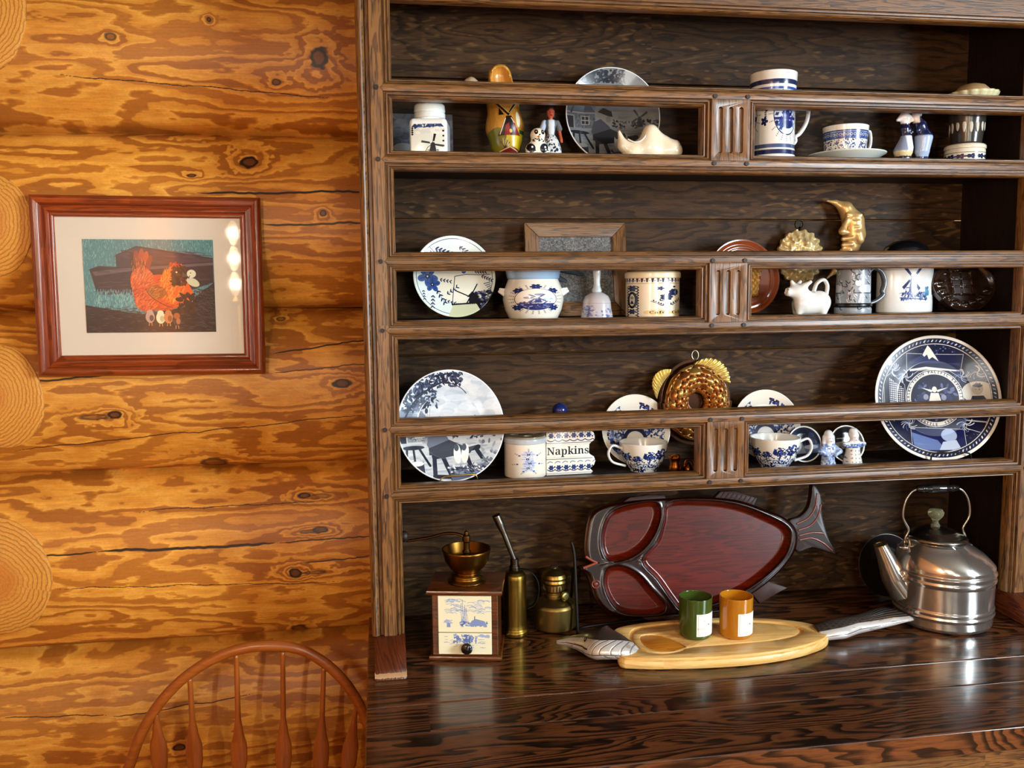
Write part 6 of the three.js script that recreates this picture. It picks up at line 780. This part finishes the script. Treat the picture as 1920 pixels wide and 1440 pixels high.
  bodyPart([W(1530, 1187, 0.014), W(1552, 1183, 0.018), W(1590, 1174, 0.019), W(1630, 1165, 0.019), W(1664, 1155, 0.021), W(1684, 1150, 0.022)], [[24, 13], [33, 17], [26, 16], [29, 14], [37, 12], [41, 7]], tailArt, 'tail', 'cast silver fish tail');
  // candles on the board
  for (const [u, v, glass, name, label, l, wax] of [[1303, 1203, 0x4a5f24, 'green_candle', 'green glass candle with a white label standing on the serving board', labelArt('K. SOARI', 'RETABLISSEMENT'), 1], [1379, 1202, 0xd08a1c, 'amber_candle', 'amber glass candle with a white label standing on the serving board', labelArt('CLARTE', 'LUC·30TE'), 0]]) {
    const Yb = Y - 0.0011, s = stand(name, label, 'candle', u, v, { y: Yb, back: 30 }), R = 30.5, H = 79;
    part('jar', turned([[0, 0], [R - 5, 0], [R - 1, 3], [R, 8], [R + 1, H - 1], [R, H], [R - 1.6, H - 1], [R - 2.6, 10], [0, 7]], 64, 1), phys(glass, 0.16, { transmission: wax ? 0.35 : 0.35, thickness: 0, ior: 1.45, clearcoat: 0.5 }), s);
    part('wax', turned([[0, 8], [R - 4, 8], [R - 3.4, wax ? 58 : 52], [R - 6, wax ? 60 : 53], [0, wax ? 60 : 53]], 40), phys(wax ? 0x7c8448 : 0xd88e28, 0.5), s); if (wax) part('wax_top', turned([[0, 60], [14, 60.6], [15, 60.2], [0, 60.8]], 24).translate(2, 0.2, 4), std(0xf2e8c0, 0.5), s); part('wick', tube([[0, 56, 0], [0.6, 61, 0], [1.6, 66, 0.5]], 0.7, 8, 6), iron, s);
    const lab = new THREE.CylinderGeometry(R + 0.9, R + 0.6, 43, 40, 1, true, -0.28, 1.62); lab.translate(0, 31, 0); part('paper_label', lab, std(0xffffff, 0.7, { map: l, side: THREE.DoubleSide }), s);
  }
}
{
  const t = stand('tea_kettle', 'big silver tea kettle with a glass lid knob and bail handle', 'kettle', 1764, 1192, { y: YC, back: 92 }), R = 91, st = phys(0xd2d0cc, 0.16, { metalness: 0.92, clearcoat: 0.3 }), dk = std(0x8a847a, 0.26, { metalness: 1 }), sh = (g) => { const p = g.attributes.position; for (let i = 0; i < p.count; i++) { const y = p.getY(i); if (y > 117) p.setX(i, p.getX(i) - 20 * Math.min(1.1, (y - 117) / 50)); } g.computeVertexNormals(); return g; };
  part('body', sh(lathe(crisp([[0, 0], [R - 10, 0], [R - 5, 3], [R - 3, 8]], 1).concat(crisp([[R - 3, 9], [R - 3, 22], [R, 25], [R + 1, 28], [R - 1, 32], [R, 36], [R, 39], [R - 2, 42], [R - 1, 86], [R + 1, 90], [R + 2, 94], [R, 98], [R + 1, 102], [R + 2, 106], [R - 1, 110], [R - 1, 116]], 0.8), [[R - 1, 117], [R - 4, 124], [R - 12, 137], [R - 26, 150], [R - 42, 160], [54, 164], [50, 166], [0, 167]]), 96)), st, t);
  part('lid', sh(turned([[56, 163], [57, 168], [54, 172], [48, 174], [40, 178], [36, 181], [22, 186], [0, 189]], 64, 1)), dk, t); part('lid_knob', sh(lathe([[0, 187], [7, 187], [9, 190], [6, 195], [5, 199], [9, 204], [14, 210], [15, 217], [11, 222], [0, 223]], 12)), phys(0xe8f4d0, 0.03, { transmission: 0.9, thickness: 0.01, ior: 1.5 }), t, { label: 'faceted clear glass knob' });
  const rot = new THREE.Group(); const sp = sweep([[-76, 60, 0], [-96, 88, 0], [-112, 122, 0], [-126, 152, 0]], [[32, 30], [28, 25], [21, 18], [14, 12]], 30, 20, V(0, 0, 1), false); sp.rotateY(-0.15); part('spout', sp, st, t);
  const lips = new THREE.TorusGeometry(10, 1.6, 8, 30).rotateX(Math.PI / 2).rotateZ(0.35).scale(1.05, 1, 1.25).translate(-126, 152, 0); lips.rotateY(-0.15); part('spout_rim', lips, brass(0xb89850, 0.3), t);
  const patch = blob([[[-70, 60, 6], [-66, 66, -30], 14, 10], [[-72, 50, -6], [-64, 46, 28], 12, 10]], { k: 10, n: 40 }); patch.rotateY(-0.15); part('spout_seat', patch, st, t);
  const ang = -0.1, T = ([x, y, z]) => [x * Math.cos(ang) - 21, y, -x * Math.sin(ang) + (z ?? 0)], wire = std(0xb8b2a4, 0.3, { metalness: 1 });
  for (const s of [-1, 1]) { part('bail', tube([[s * 56, 158, 0], [s * 60, 166, 0], [s * 54, 182, 0], [s * 66, 208, 0], [s * 62, 240, 0], [s * 50, 258, 0], [s * 40, 263, 0]].map(T), 2.2, 50, 10), wire, t); part('lug', [new THREE.TorusGeometry(8, 2.2, 8, 24).rotateY(Math.PI / 2).translate(...T([s * 56, 158, 0])), new THREE.SphereGeometry(4, 14, 10).translate(...T([s * 66, 150, 8])), new THREE.SphereGeometry(4, 14, 10).translate(...T([s * 66, 150, -9])), new THREE.SphereGeometry(9, 18, 12).scale(1.3, 0.5, 1.3).translate(...T([s * 62, 150, 0]))], st, t); }
  const grip = turned([[0, -42], [5, -42], [6, -38], [8, -30], [6.5, -24], [9, -14], [9.5, 0], [9, 14], [6.5, 24], [8, 30], [6, 38], [5, 42], [0, 42]], 28); grip.rotateZ(Math.PI / 2); grip.rotateY(ang); grip.translate(-21, 263, 0); part('grip', grip, phys(0x0c0c0e, 0.2, { clearcoat: 0.8 }), t);
}
{
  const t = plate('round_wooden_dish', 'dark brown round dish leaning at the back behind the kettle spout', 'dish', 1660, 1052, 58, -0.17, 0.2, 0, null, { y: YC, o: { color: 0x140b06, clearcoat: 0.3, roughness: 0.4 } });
}

renderer.render(scene, camera);
